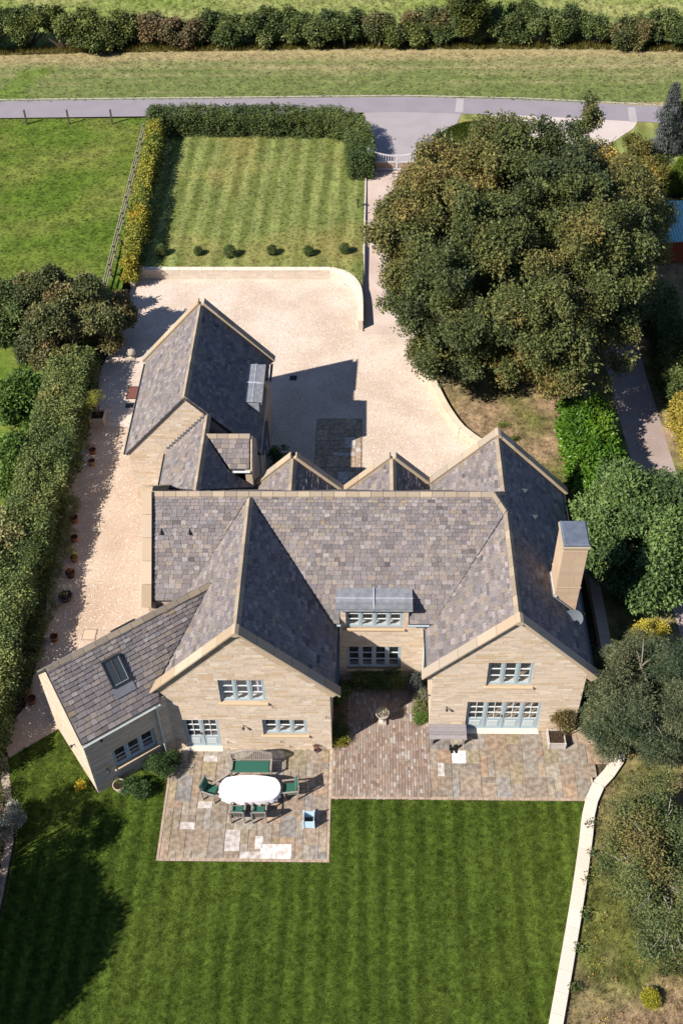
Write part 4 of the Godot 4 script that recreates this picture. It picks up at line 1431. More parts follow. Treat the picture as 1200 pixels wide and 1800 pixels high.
	gutter(h, Vector3(3.14, 4.14, -3.28), Vector3(4.0, 4.14, -3.28), PAINT)
	gutter(h, sw + nx * 0.18 + Vector3.UP * 3.72 - ax * 0.05, sw + nx * 0.18 + Vector3.UP * 3.72 + ax * 3.3, Color(0.3, 0.33, 0.32))
	var dp := sw + ax * 3.12 + nx * 0.08
	pipe(h, [dp + Vector3.UP * 3.7 + nx * 0.1, dp + Vector3.UP * 3.5, dp + Vector3.UP * 0.1])
	pipe(h, [Vector3(3.82, 4.0, -3.3), Vector3(3.85, 3.7, -3.42), Vector3(3.85, 0.1, -3.42)])
	# --- rooflights in the wing
	rooflight(h, sw + nx * 0.12 + Vector3.UP * 3.76, -nx, 1.247, ax, 1.93, 1.4, 0.72, 1.15)
	rooflight(h, nw - nx * 0.12 + Vector3.UP * 3.76, nx, 1.247, ax, 3.1, 1.5, 0.9, 0.75)
	# --- roof vents
	for q in [[-7.02, -5.95], [-5.85, -5.95]]:
		vent(h, Vector3(q[0], 4.2 + 0.961 * (-3.35 - q[1]), q[1]), Vector3(0, 0.72, 0.69), S)
	for q in [[8.15, -8.9], [8.5, -7.7]]:
		vent(h, Vector3(q[0], 7.35 - 1.06 * (q[0] - 7.14), q[1]), Vector3(0.727, 0.686, 0), R)
	# --- chimney
	chimney(h)
	# --- lamps, alarm box, boot scraper
	for q in [Vector3(-3.55, 1.75, 0.0), Vector3(4.72, 1.75, -0.95)]:
		wall_lamp(h, q, S)
	wall_lamp(h, sw + ax * 0.62 + Vector3.UP * 1.3, nx)
	wall_lamp(h, nw + nx * 2.55 + Vector3.UP * 1.9, -ax)
	wall_lamp(h, sw + ax * 0.7 + Vector3.UP * 3.5, nx)
	wall_lamp(h, Vector3(4.06, 2.2, -1.2), L)
	for q in [[-4.3, 0.55], [-2.1, 0.62], [-1.75, 0.25], [-0.2, 2.45], [-2.3, 3.15]]:
		var tp := MB.new()
		tp.tube([Vector3(q[0], q[1], 0.0), Vector3(q[0], q[1], 0.08), Vector3(q[0] + 0.03, q[1] - 0.06, 0.09)], [0.018, 0.018, 0.014], 6, Color(0.25, 0.2, 0.13))
		put("spout", tp, M.metal, h)


func lead_roof(h: Node3D, c: Vector3, along: Vector3, out: Vector3, w: float, d: float) -> void:
	var slab := MB.new()
	slab.box(Transform3D(Basis(along, Vector3.UP, along.cross(Vector3.UP)), c - Vector3.UP * 0.06), Vector3(w - 0.04, 0.1, d - 0.04), Color(0.2, 0.21, 0.23))
	var part := put("lead_roof", slab, M.lead, h)
	var nn := along.cross(Vector3.UP)
	var sgn := signf(nn.dot(out))
	for i in 2:
		for j in 2:
			var mb := MB.new()
			var a0 := (i - 1) * w / 2.0 + 0.02
			var b0 := (j - 1) * d / 2.0 + 0.012
			var p := []
			for q in [[0, 0], [1, 0], [1, 1], [0, 1]]:
				var v: float = b0 + q[1] * (d / 2.0 - 0.024)
				var drop := 0.0 if j == 0 else -0.09 * (v / (d / 2.0))
				p.append(c + along * (a0 + q[0] * (w / 2.0 - 0.04)) + out * v + Vector3.UP * (drop + 0.02))
			mb.face(p, Vector3.UP, Color(0.22, 0.235, 0.26))
			for k in 4:
				mb.face([p[k], p[(k + 1) % 4], p[(k + 1) % 4] - Vector3.UP * 0.09, p[k] - Vector3.UP * 0.09], (p[k] + p[(k + 1) % 4]) / 2.0 - c, Color(0.3, 0.32, 0.35))
			put("lead_panel", mb, M.lead, part)
	var roll := MB.new()
	roll.tube([c - out * d / 2.0 + Vector3.UP * 0.04, c + Vector3.UP * 0.04, c + out * d / 2.0 + Vector3.UP * -0.05], [0.035, 0.035, 0.035], 8, Color(0.36, 0.39, 0.44))
	roll.bar(c - along * w / 2.0 + Vector3.UP * 0.025, c + along * w / 2.0 + Vector3.UP * 0.025, 0.035, 0.025, Color(0.4, 0.43, 0.48))
	put("lead_roll", roll, M.lead, part)


func rooflight(h: Node3D, base: Vector3, up_dir: Vector3, rise: float, along: Vector3, u: float, v: float, w: float, l: float) -> void:
	var s := (up_dir + Vector3.UP * rise).normalized()
	var n := along.cross(s).normalized()
	if n.y < 0:
		n = -n
	var o := base + along * u + s * v
	var t := Basis(along, n, along.cross(n).normalized())
	var fr := MB.new()
	var dark := Color(0.035, 0.04, 0.045)
	for q in [[0.0, l / 2, 0.06, l], [w, l / 2, 0.06, l]]:
		fr.box(Transform3D(t, o + along * q[0] + s * q[1] + n * 0.06), Vector3(q[2], 0.13, q[3]), dark)
	for q in [[w / 2, 0.03], [w / 2, l - 0.03]]:
		fr.box(Transform3D(t, o + along * q[0] + s * q[1] + n * 0.06), Vector3(w - 0.062, 0.13, 0.06), dark)
	var part := put("rooflight", fr, M.metal, h)
	var tray := MB.new()
	tray.box(Transform3D(t, o + along * w / 2 + s * l / 2 + n * 0.078), Vector3(w - 0.064, 0.01, l - 0.124), Color(0.012, 0.016, 0.022))
	put("dark_tray", tray, M.plain, part)  # near-black sheet closing the frame under the panes
	for i in 2:
		var g := MB.new()
		var a := o + along * (0.04 + i * (w - 0.06) / 2.0) + s * 0.06 + n * 0.1
		var b := along * ((w - 0.1) / 2.0)
		g.face([a, a + b, a + b + s * (l - 0.12), a + s * (l - 0.12)], n, Color.WHITE)
		put("pane", g, M.glass, part)
	var bar_ := MB.new()
	bar_.box(Transform3D(t, o + along * w / 2 + s * l / 2 + n * 0.105), Vector3(0.025, 0.02, l - 0.125), Color(0.16, 0.11, 0.07))
	bar_.box(Transform3D(t, o + along * (w - 0.055) + s * l / 2 + n * 0.11), Vector3(0.022, 0.016, l - 0.16), Color(0.42, 0.45, 0.47))
	bar_.box(Transform3D(t, o + along * (w / 2 + 0.02) + s * 0.085 + n * 0.11), Vector3(w - 0.15, 0.016, 0.022), Color(0.42, 0.45, 0.47))
	put("glazing_bar", bar_, M.metal, part)
	var ap := MB.new()
	ap.box(Transform3D(t, o + along * w / 2 - s * 0.23 + n * 0.058), Vector3(w + 0.14, 0.012, 0.42), Color(0.17, 0.18, 0.2))
	put("lead_apron", ap, M.lead, part)


func vent(h: Node3D, p: Vector3, n: Vector3, out: Vector3) -> void:
	var mb := MB.new()
	var side := out.cross(Vector3.UP).normalized()
	var down := (out - n * out.dot(n)).normalized()
	var tip := p - down * 0.28 + n * 0.03
	var a := p + side * 0.13 + n * 0.04
	var b := p - side * 0.13 + n * 0.04
	var c := p + n * 0.24
	mb.face([tip, a, c], n + side * 0.5, Color(0.07, 0.08, 0.09))
	mb.face([tip, b, c], n - side * 0.5, Color(0.07, 0.08, 0.09))
	mb.face([a, b, c], down, Color(0.03, 0.03, 0.035))
	put("roof_vent", mb, M.lead, h)


func wall_lamp(h: Node3D, p: Vector3, n: Vector3) -> void:
	var mb := MB.new()
	mb.tube([p, p + n * 0.1, p + n * 0.16 + Vector3.UP * 0.02], [0.025, 0.02, 0.02], 6, Color(0.03, 0.03, 0.03))
	mb.lathe(p + n * 0.16 - Vector3.UP * 0.12, [Vector2(0.03, 0), Vector2(0.055, 0.1), Vector2(0.07, 0.12), Vector2(0.02, 0.17), Vector2(0, 0.18)], 8, Color(0.04, 0.04, 0.04))
	put("wall_light", mb, M.metal, h)


func chimney(h: Node3D) -> void:
	var x0 := 9.0
	var x1 := 9.94
	var z0 := -5.02
	var z1 := -3.78
	var mb := MB.new()
	mb.box(Transform3D(Basis(), Vector3((x0 + x1) / 2, 6.3, (z0 + z1) / 2)), Vector3(x1 - x0, 4.1, z1 - z0), Color(0.44, 0.35, 0.25))
	var part := put("chimney", mb, M.stone, h)
	rng.seed = 450
	for y in 15:   # long sawn blocks round the shaft
		var yy := 4.7 + y * 0.24
		var cut := rng.randf_range(0.3, 0.7)
		for q in [[x0, x0 + (x1 - x0) * cut, S], [x0 + (x1 - x0) * cut, x1, S]]:
			var b := MB.new()
			b.box(Transform3D(Basis(), Vector3((q[0] + q[1]) / 2, yy, z1 + 0.004)), Vector3(q[1] - q[0] - 0.007, 0.232, 0.02), vary(Color(0.47, 0.355, 0.255), 0.07, 0.02))
			put("block", b, M.stone, part)
		cut = rng.randf_range(0.3, 0.7)
		for q in [[z0, z0 + (z1 - z0) * cut], [z0 + (z1 - z0) * cut, z1]]:
			for s in [[x0, -1.0], [x1, 1.0]]:
				var b := MB.new()
				b.box(Transform3D(Basis(), Vector3(s[0] + s[1] * 0.004, yy, (q[0] + q[1]) / 2)), Vector3(0.02, 0.232, q[1] - q[0] - 0.007), vary(Color(0.49, 0.38, 0.27), 0.07, 0.02))
				put("block", b, M.stone, part)
	var co := MB.new()
	co.box(Transform3D(Basis(), Vector3((x0 + x1) / 2, 8.39, (z0 + z1) / 2)), Vector3(x1 - x0 + 0.14, 0.1, z1 - z0 + 0.14), Color(0.42, 0.36, 0.26))
	co.box(Transform3D(Basis(), Vector3((x0 + x1) / 2, 6.0, (z0 + z1) / 2)), Vector3(x1 - x0 + 0.06, 0.07, z1 - z0 + 0.06), Color(0.42, 0.34, 0.25))
	put("cornice", co, M.coping, part)
	var cap := MB.new()
	cap.bevel_box(Transform3D(Basis(), Vector3((x0 + x1) / 2, 8.51, (z0 + z1) / 2)), Vector3(x1 - x0 + 0.06, 0.14, z1 - z0 + 0.06), 0.05, Color(0.12, 0.145, 0.185))
	put("lead_cap", cap, M.lead, part)
	var fla := MB.new()
	fla.bar(Vector3(x0 - 0.03, 5.52, z1 + 0.1), Vector3(x0 - 0.03, 5.52, z0), 0.2, 0.03, Color(0.45, 0.48, 0.5))
	fla.bar(Vector3(x0 - 0.05, 5.55, z1 + 0.06), Vector3(x1, 4.55, z1 + 0.06), 0.14, 0.03, Color(0.3, 0.32, 0.34))
	put("flashing", fla, M.lead, part)
	# satellite dish on a short arm
	var d := thing("satellite_dish", "grey oval satellite dish beside the chimney foot", "satellite dish", Vector3(9.75, 4.55, -3.3))
	var arm := MB.new()
	arm.tube([Vector3(0, -0.1, -0.4), Vector3(0, 0.1, -0.2), Vector3(0, 0.12, 0)], [0.02, 0.02, 0.02], 6, Color(0.3, 0.3, 0.31))
	arm.tube([Vector3(0, -0.05, 0.02), Vector3(0.05, 0.1, 0.4)], [0.012, 0.012], 5, Color(0.2, 0.2, 0.2))
	put("arm", arm, M.metal, d)
	var bowl := MB.new()
	var ax := Vector3(0.15, 0.75, 0.6).normalized()
	var ux := ax.cross(Vector3.RIGHT).normalized()
	var vx := ax.cross(ux)
	for k in 4:
		for i in 20:
			var p := []
			for q in [[i, k], [i + 1, k], [i + 1, k + 1], [i, k + 1]]:
				var rr: float = q[1] / 4.0
				var a: float = TAU * q[0] / 20.0
				p.append(Vector3(0, 0.14, 0.04) + (ux * sin(a) * 0.36 + vx * cos(a) * 0.42) * rr + ax * 0.08 * rr * rr)
			if k == 0:
				p.remove_at(0)
			bowl.face(p, ax, Color(0.1, 0.115, 0.13))
	put("dish", bowl, M.plain, d)


func annexe() -> void:
	var h := thing("stone_annexe", "steep roofed stone annexe linked to the house beside the gravel court", "building", Vector3.ZERO)
	slope(h, Vector3(-10.0, 4.33, 0), R, 1.1, [[-10.0, -13.3], [-10.0, -20.4], [-6.8, -20.4], [-6.8, -13.3]], 501, 0.23, 0.14)
	slope(h, Vector3(-3.6, 4.33, 0), L, 1.1, [[-3.6, -13.3], [-3.6, -15.9], [-4.5, -15.9], [-4.5, -18.8], [-3.6, -18.8], [-3.6, -20.4], [-6.8, -20.4], [-6.8, -13.3]], 502, 0.23, 0.14)
	slope(h, Vector3(-8.05, 4.49, 0), R, 1.05, [[-8.05, -10.9], [-8.05, -13.3], [-5.85, -13.3], [-5.85, -8.4]], 503)
	slope(h, Vector3(-3.65, 4.49, 0), L, 1.05, [[-3.65, -10.9], [-4.85, -10.9], [-5.85, -12.0], [-5.85, -8.4]], 504)
	slope(h, Vector3(0, 5.65, -10.9), N, 1.0, [[-4.75, -10.9], [-3.82, -10.9], [-3.82, -12.0], [-5.85, -12.0]], 505, 0.26, 0.18)
	slope(h, Vector3(0, 5.4, -13.35), S, 1.0, [[-5.85, -13.35], [-3.82, -13.35], [-3.82, -12.0], [-5.85, -12.0]], 506, 0.4, 0.3, false)
	flush_tiles()
	ridge(h, Vector3(-6.8, 7.85, -13.3), Vector3(-6.8, 7.85, -20.3), 1.1, 1.1)
	ridge(h, Vector3(-5.85, 6.8, -13.3), Vector3(-5.85, 6.8, -8.4), 1.05, 1.05)
	ridge(h, Vector3(-5.8, 6.75, -12.0), Vector3(-3.82, 6.75, -12.0), 1.0, 1.0)
	coping(h, Vector3(-10.12, 4.22, -20.55), Vector3(-6.8, 7.86, -20.55), N, 0.42)
	coping(h, Vector3(-3.48, 4.22, -20.55), Vector3(-6.8, 7.86, -20.55), N, 0.42)
	wall(h, Vector3(0, 0, -13.35), R, S, [[-9.85, 0], [-3.75, 0], [-3.75, 4.4], [-6.8, 7.75], [-9.85, 4.4]], [], 511)
	wall(h, Vector3(-9.85, 0, -20.5), S, L, [[0, 0], [7.15, 0], [7.15, 4.4], [0, 4.4]], [], 512)
	var ew := Rect2(2.0, 4.1, 2.6, 0.95)
	wall(h, Vector3(-3.75, 0, -13.35), N, R, [[0, 0], [7.2, 0], [7.2, 4.4], [5.4, 4.4], [5.4, 5.25], [2.6, 5.25], [2.6, 4.4], [0, 4.4]], [Rect2(2.75, 3.9, 2.5, 1.15), Rect2(2.9, 0.05, 2.2, 2.2)], 513)
	window(h, Vector3(-3.75, 0, -13.35), N, R, Rect2(2.75, 3.9, 2.5, 1.15), 4, 1)
	tag(window(h, Vector3(-3.75, 0, -13.35), N, R, Rect2(2.9, 0.05, 2.2, 2.2), 2, 1, true, "door", 1), "pair of doors facing the court")
	wall(h, Vector3(0, 0, -20.6), L, N, [[3.75, 0], [9.85, 0], [9.85, 4.4], [6.8, 7.75], [3.75, 4.4]], [], 514, false)
	wall(h, Vector3(-7.95, 0, -13.35), S, L, [[0, 0], [2.4, 0], [2.4, 4.5], [0, 4.5]], [], 515)
	wall(h, Vector3(-3.75, 0, -10.9), N, R, [[0, 0], [2.45, 0], [2.45, 5.3], [1.1, 6.7], [0, 5.6]], [], 516)
	flush_stones()
	lead_roof(h, Vector3(-4.12, 5.36, -17.35), S, R, 2.95, 0.98)
	for z in [-15.9, -18.8]:
		var ck := MB.new()
		ck.prism(PackedVector2Array([Vector2(-3.8, 4.4), Vector2(-3.8, 5.3), Vector2(-4.55, 5.3)]), Vector3(0, 0, z), R, Vector3.UP, S, -0.04, 0.04, Color(0.28, 0.3, 0.34))
		put("dormer_cheek", ck, M.lead, h)
	gutter(h, Vector3(-3.5, 4.25, -13.4), Vector3(-3.5, 4.25, -15.85))
	gutter(h, Vector3(-3.5, 4.25, -18.85), Vector3(-3.5, 4.25, -20.3))
	gutter(h, Vector3(-10.08, 4.27, -13.4), Vector3(-10.08, 4.27, -20.3))
	gutter(h, Vector3(-8.12, 4.42, -11.0), Vector3(-8.12, 4.42, -13.3))
	gutter(h, Vector3(-4.7, 5.6, -10.82), Vector3(-3.82, 5.6, -10.82), Color(0.4, 0.42, 0.45))
	pipe(h, [Vector3(-3.55, 4.2, -13.6), Vector3(-3.68, 3.9, -13.6), Vector3(-3.68, 0.1, -13.6)])
	# stepped lead soakers where the link roof meets the gable wall
	var st := MB.new()
	for i in 14:
		var x := -7.95 + i * 0.15
		st.box(Transform3D(Basis(), Vector3(x, 4.73 + (x + 7.95) * 1.05, -13.325)), Vector3(0.15, 0.14, 0.012), Color(0.16, 0.17, 0.19))
	put("flashing", st, M.lead, h)
	var fl := MB.new()
	fl.box(Transform3D(Basis(), Vector3(-6.8, 0.06, -17.0)), Vector3(5.9, 0.1, 6.9), Color(0.4, 0.33, 0.26))
	put("floor", fl, M.wood, h)


# ------------------------------------------------------------------ garden walls, fences, gate
func garden_wall(label: String, path: Array, w: float, low: float, top: float, seed_: int, pale := Color(0.55, 0.47, 0.37)) -> void:
	rng.seed = seed_
	var base := Vector3(path[0][0], low, path[0][1])
	var t := thing("garden_wall", label, "wall", base)
	var body := MB.new()
	var dist := 0.0
	for i in path.size() - 1:
		var a := Vector3(path[i][0], low, path[i][1]) - base
		var b := Vector3(path[i + 1][0], low, path[i + 1][1]) - base
		var x := (b - a).normalized()
		var z := x.cross(Vector3.UP)
		var l := (b - a).length()
		body.box(Transform3D(Basis(x, Vector3.UP, z), (a + b) / 2 + Vector3.UP * (top - low) / 2), Vector3(l + 0.02, top - low, w - 0.08), pale * 0.92)
		# courses of face stones on both sides
		var rows := int((top - low) / 0.12)
		for k in rows:
			var u := 0.0
			while u < l - 0.02:
				var sl := minf(rng.randf_range(0.2, 0.5), l - u)
				for s in [-1.0, 1.0]:
					body.box(Transform3D(Basis(x, Vector3.UP, z), a + x * (u + sl / 2) + z * s * (w / 2 - 0.04) + Vector3.UP * (k + 0.5) * (top - low) / rows), Vector3(sl - 0.012, (top - low) / rows - 0.012, 0.03), vary(pale, 0.1, 0.03))
				u += sl
		var n := maxi(1, int(round(l / 0.75)))
		for k in n:
			var p := a.lerp(b, (k + 0.5) / n) + Vector3.UP * (top - low + 0.03)
			var mb := MB.new()
			mb.bevel_box(Transform3D(Basis(x, Vector3.UP, z), p), Vector3(l / n - 0.007, 0.07, w), 0.012, vary(pale * 1.08, 0.06, 0.02))
			put("coping_stone", mb, M.coping, t)
	put("wall_body", body, M.stone, t)


func curve(pts: Array, n: int) -> Array:
	var c := Curve2D.new()
	for i in pts.size():
		var a: Vector2 = Vector2(pts[maxi(i - 1, 0)][0], pts[maxi(i - 1, 0)][1])
		var b: Vector2 = Vector2(pts[mini(i + 1, pts.size() - 1)][0], pts[mini(i + 1, pts.size() - 1)][1])
		c.add_point(Vector2(pts[i][0], pts[i][1]), (a - b) / 6.0, (b - a) / 6.0)
	var out := []
	for i in n + 1:
		var p := c.sample_baked(c.get_baked_length() * i / n, true)
		out.append([p.x, p.y])
	return out


func boundaries() -> void:
	garden_wall("low pale stone wall curving round the head of the gravel court", [[-13.3, -33.2], [-13.3, -34.28], [-9.0, -34.25], [-4.5, -34.22]] + curve([[-0.9, -34.2], [0.1, -33.7], [0.72, -32.7], [0.95, -31.4], [1.0, -28.8]], 12), 0.34, -0.02, 0.66, 601, Color(0.6, 0.53, 0.45))
	garden_wall("short curved stone wall between the gravel court and big tree", curve([[4.65, -24.9], [5.25, -22.5], [5.75, -20.85], [6.45, -19.3], [7.4, -18.2]], 10), 0.42, -0.02, 0.62, 602)
	garden_wall("long pale wall bounding the striped back lawn", curve([[6.9, 14.5], [8.0, 10.9], [9.2, 6.8], [9.93, 4.05], [10.2, 2.9], [10.75, 1.8], [11.72, 0.5], [11.95, -3.4], [11.97, -8.2], [11.7, -12.5]], 36), 0.48, -0.02, 0.55, 603, Color(0.57, 0.51, 0.45))
	# post and wire fence by the road
	for i in 3:
		var x: float = [-24.26, -21.06, -17.8][i]
		var p := thing("fence_post", ["weathered fence post beside the road, farthest from the clipped hedge", "middle one of three fence posts beside the road", "weathered fence post beside the road, next to the clipped hedge"][i], "fence post", Vector3(x, 0.6, -53.6), 0.0, "fence posts beside the road")
		var mb := MB.new()
		mb.bevel_box(Transform3D(Basis(), Vector3(0, 0.55, 0)), Vector3(0.11, 1.2, 0.11), 0.02, Color(0.11, 0.085, 0.065))
		put("post", mb, M.wood, p)
		var cp := MB.new()
		cp.box(Transform3D(Basis(), Vector3(0, 0.9, 0.06)), Vector3(0.03, 0.06, 0.02), Color(0.3, 0.3, 0.3))
		put("staple", cp, M.metal, p)
	# post and rail fence along the yellowing hedge
	var f := thing("rail_fence", "weathered post and rail fence leaning along the yellowing hedge", "fence", Vector3(-15.0, 0.6, -51.5))
	var a := Vector3.ZERO
	var b := Vector3(0.45, 0, 20.0)
	rng.seed = 610
	for i in 11:
		var q := a.lerp(b, i / 10.0)
		var mb := MB.new()
		mb.bevel_box(Transform3D(Basis(), q + Vector3.UP * 0.5), Vector3(0.1, 1.15, 0.1), 0.015, vary(Color(0.3, 0.27, 0.23), 0.15))
		put("post", mb, M.wood, f)
		if i < 10:
			var r := a.lerp(b, (i + 1) / 10.0)
			for y in [1.0, 0.62, 0.25]:
				mb = MB.new()
				mb.bar(q + Vector3(-0.06, y + rng.randf_range(-0.03, 0.03), 0), r + Vector3(-0.06, y + rng.randf_range(-0.03, 0.03), 0), 0.035, 0.1, vary(Color(0.42, 0.38, 0.34), 0.15))
				put("rail", mb, M.wood, f)
	# fence posts in the far hedgerow
	for i in 2:
		var p := thing("marker_post", ["pale wooden post in the hedgerow across the road", "second pale wooden post in the hedgerow"][i], "post", Vector3([-0.6, 2.3][i], 0.6, -66.6), 0.0, "posts in the hedgerow")
		var mb := MB.new()
		mb.bevel_box(Transform3D(Basis(), Vector3(0, 0.65, 0)), Vector3(0.13, 1.4, 0.13), 0.02, Color(0.45, 0.42, 0.38))
		put("post", mb, M.wood, p)
		var cp := MB.new()
		cp.bevel_box(Transform3D(Basis(), Vector3(0, 1.37, 0)), Vector3(0.17, 0.05, 0.17), 0.02, Color(0.4, 0.38, 0.35))
		put("cap", cp, M.wood, p)
	gate()


func gate() -> void:
	var g := Color(0.42, 0.41, 0.43)
	var t := thing("gate", "grey painted double gate with swept top rails and timber panels", "gate", Vector3(1.45, 0.61, -46.45))
	for s in 2:
		var x0 := 0.12 + s * 1.86
		var x1 := x0 + 1.78
		var hinge := x0 if s == 0 else x1
		var meet := x1 if s == 0 else x0
		var top := func(x: float) -> float:
			var k := absf(x - meet) / 1.78
			return 1.12 + 0.42 * pow(k, 2.0)
		var fr := MB.new()
		fr.bar(Vector3(hinge, 0.08, 0), Vector3(hinge, top.call(hinge) + 0.05, 0), 0.09, 0.1, g, S)
		fr.bar(Vector3(meet, 0.08, 0), Vector3(meet, top.call(meet) + 0.05, 0), 0.09, 0.1, g, S)
		fr.bar(Vector3(x0, 0.12, 0), Vector3(x1, 0.12, 0), 0.085, 0.12, g)
		fr.bar(Vector3(x0, 0.66, 0), Vector3(x1, 0.66, 0), 0.085, 0.1, g)
		for i in 10:
			var xa := lerpf(x0, x1, i / 10.0)
			var xb := lerpf(x0, x1, (i + 1) / 10.0)
			fr.bar(Vector3(xa, top.call(xa), 0), Vector3(xb, top.call(xb), 0), 0.08, 0.08, g)
		var leaf := put("gate_leaf", fr, M.paint, t)
		for i in 9:
			var xa := lerpf(x0, x1, (i + 1) / 10.0)
			var mb := MB.new()
			mb.bar(Vector3(xa, 0.7, 0), Vector3(xa, top.call(xa) - 0.03, 0), 0.035, 0.045, g * 1.1, S)
			put("baluster", mb, M.paint, leaf)
		for i in 8:
			var xa := lerpf(x0 + 0.1, x1 - 0.1, (i + 0.5) / 8.0)
			var mb := MB.new()
			mb.box(Transform3D(Basis(), Vector3(xa, 0.4, 0)), Vector3(0.19, 0.43, 0.03), vary(Color(0.46, 0.33, 0.25), 0.1))
			put("board", mb, M.wood, leaf)
	for x in [0.0, 3.88]:
		var mb := MB.new()
		mb.bevel_box(Transform3D(Basis(), Vector3(x, 0.85, 0)), Vector3(0.18, 1.7, 0.18), 0.03, g * 0.9)
		put("gate_post", mb, M.paint, t)
	var st := thing("garden_light", "small dark bollard light at the front lawn edge", "light", Vector3(0.75, 0.6, -41.6))
	var mb2 := MB.new()
	mb2.lathe(Vector3.ZERO, [Vector2(0.05, 0), Vector2(0.04, 0.02), Vector2(0.035, 0.45)], 8, Color(0.04, 0.04, 0.04))
	put("stem", mb2, M.metal, st)
	mb2 = MB.new()
	mb2.lathe(Vector3(0, 0.45, 0), [Vector2(0.08, 0), Vector2(0.08, 0.14), Vector2(0.1, 0.15), Vector2(0, 0.2)], 8, Color(0.05, 0.05, 0.05))
	put("head", mb2, M.metal, st)


# ------------------------------------------------------------------ furniture and pots
func furniture() -> void:
	var teak := Color(0.34, 0.31, 0.28)
	var green := Color(0.018, 0.085, 0.06)
	# table under its cloth
	var tb := thing("garden_table", "oval wooden garden table under the white cloth on the patio", "table", Vector3(-3.2, 0.045, 2.3))
	var mb := MB.new()
	for k in 24:
		var a0 := TAU * k / 24.0
		var a1 := TAU * (k + 1) / 24.0
		var p := func(a: float, y: float) -> Vector3: return Vector3(clampf(cos(a) * 1.7, -1, 1) * 0.62 + cos(a) * 0.58, y, sin(a) * 0.56)
		mb.face([Vector3(0, 0.72, 0), p.call(a0, 0.72), p.call(a1, 0.72)], Vector3.UP, teak)
		mb.face([p.call(a0, 0.72), p.call(a1, 0.72), p.call(a1, 0.68), p.call(a0, 0.68)], p.call(a0, 0.0), teak)
	put("tabletop", mb, M.wood, tb)
	for q in [[-0.7, -0.35], [0.7, -0.35], [-0.7, 0.35], [0.7, 0.35]]:
		mb = MB.new()
		mb.bar(Vector3(q[0], 0, q[1]), Vector3(q[0], 0.68, q[1]), 0.07, 0.07, teak, S)
		put("leg", mb, M.wood, tb)
	var cl := MB.new()
	var ring := []
	for k in 96:
		var a := TAU * k / 96.0
		ring.append(Vector3(clampf(cos(a) * 1.7, -1, 1) * 0.62 + cos(a) * 0.6, 0, sin(a) * 0.58))
	for k in 96:
		var p0: Vector3 = ring[k]
		var p1: Vector3 = ring[(k + 1) % 96]
		var white := Color(0.55, 0.53, 0.58)
		cl.face([Vector3(0, 0.735, 0), p0 + Vector3.UP * 0.735, p1 + Vector3.UP * 0.735], Vector3.UP, white)
		var hem := func(i: int, p: Vector3, t: float) -> Vector3:
			var wave := 0.035 * sin(i * TAU / 96.0 * 19.0) * t
			return p * (1.0 + (0.03 + wave) * t) + Vector3.UP * (0.735 - 0.27 * t)
		for s in 3:
			var t0 := s / 3.0
			var t1 := (s + 1) / 3.0
			cl.face([hem.call(k, p0, t0), hem.call((k + 1) % 96, p1, t0), hem.call((k + 1) % 96, p1, t1), hem.call(k, p0, t1)], p0, white)
	var cloth := put("tablecloth", cl, M.cloth)
	cloth.position = Vector3(-3.2, 0.045, 2.3)
	tag(cloth, "white cloth draped over the oval patio table", "tablecloth")
	# four chairs
	var spots := [[Vector3(-4.78, 0.045, 2.25), 1.25, "green cushioned armchair at the end of the white table nearest the wing"], [Vector3(-1.62, 0.045, 2.15), -1.45, "green cushioned armchair at the end of the white table nearest the sett courtyard"], [Vector3(-3.62, 0.045, 3.18), PI, "green cushioned chair at the lawn side of the white table, towards the wing"], [Vector3(-2.78, 0.045, 3.18), PI + 0.04, "green cushioned chair at the lawn side of the white table, towards the blue planter"]]
	var c0: Node3D = null
	for q in spots:
		if c0 == null:
			c0 = chair(q[2], teak, green)
			c0.position = q[0]
			c0.rotation.y = q[1]
		else:
			copy_of(c0, q[0], q[1], q[2])
	bench(teak, green)
	# plank bench against the right gable
	var pb := thing("plank_bench", "silvery weathered plank bench against the right gable wall", "bench", Vector3(4.8, 0.045, -0.52))
	for i in 4:
		mb = MB.new()
		mb.bevel_box(Transform3D(Basis(), Vector3(0, 0.52, -0.27 + i * 0.18)), Vector3(1.56, 0.05, 0.172), 0.008, vary(Color(0.33, 0.31, 0.33), 0.12))
		put("plank", mb, M.wood, pb)
	for x in [-0.65, 0.65]:
		for z in [-0.25, 0.25]:
			mb = MB.new()
			mb.bar(Vector3(x, 0, z), Vector3(x, 0.495, z), 0.09, 0.09, Color(0.28, 0.27, 0.27), S)
			put("leg", mb, M.wood, pb)
	for s in [-1, 1]:
		var bt := thing("boot", ("black rubber boot of the pair, on the side of the folding doors" if s > 0 else "black rubber boot of the pair, on the side of the sett courtyard"), "boot", Vector3(5.0 + s * 0.09, 0.045, 0.02), 0.3, "pair of boots by the bench")
		mb = MB.new()
		mb.tube([Vector3(0, 0.0, 0), Vector3(0, 0.12, 0), Vector3(0, 0.3, -0.01)], [0.06, 0.055, 0.062], 8, Color(0.012, 0.012, 0.014))
		put("shaft", mb, M.paint, bt)
		mb = MB.new()
		mb.tube([Vector3(0, 0.04, -0.03), Vector3(0, 0.05, 0.1), Vector3(0, 0.035, 0.2)], [0.05, 0.055, 0.035], 8, Color(0.012, 0.012, 0.014))
		put("foot", mb, M.paint, bt)
	# pale blue crate planter
	var bp := thing("slatted_planter", "pale blue slatted square planter on the patio", "planter", Vector3(-0.82, 0.045, 3.4))
	var blue := Color(0.38, 0.52, 0.62)
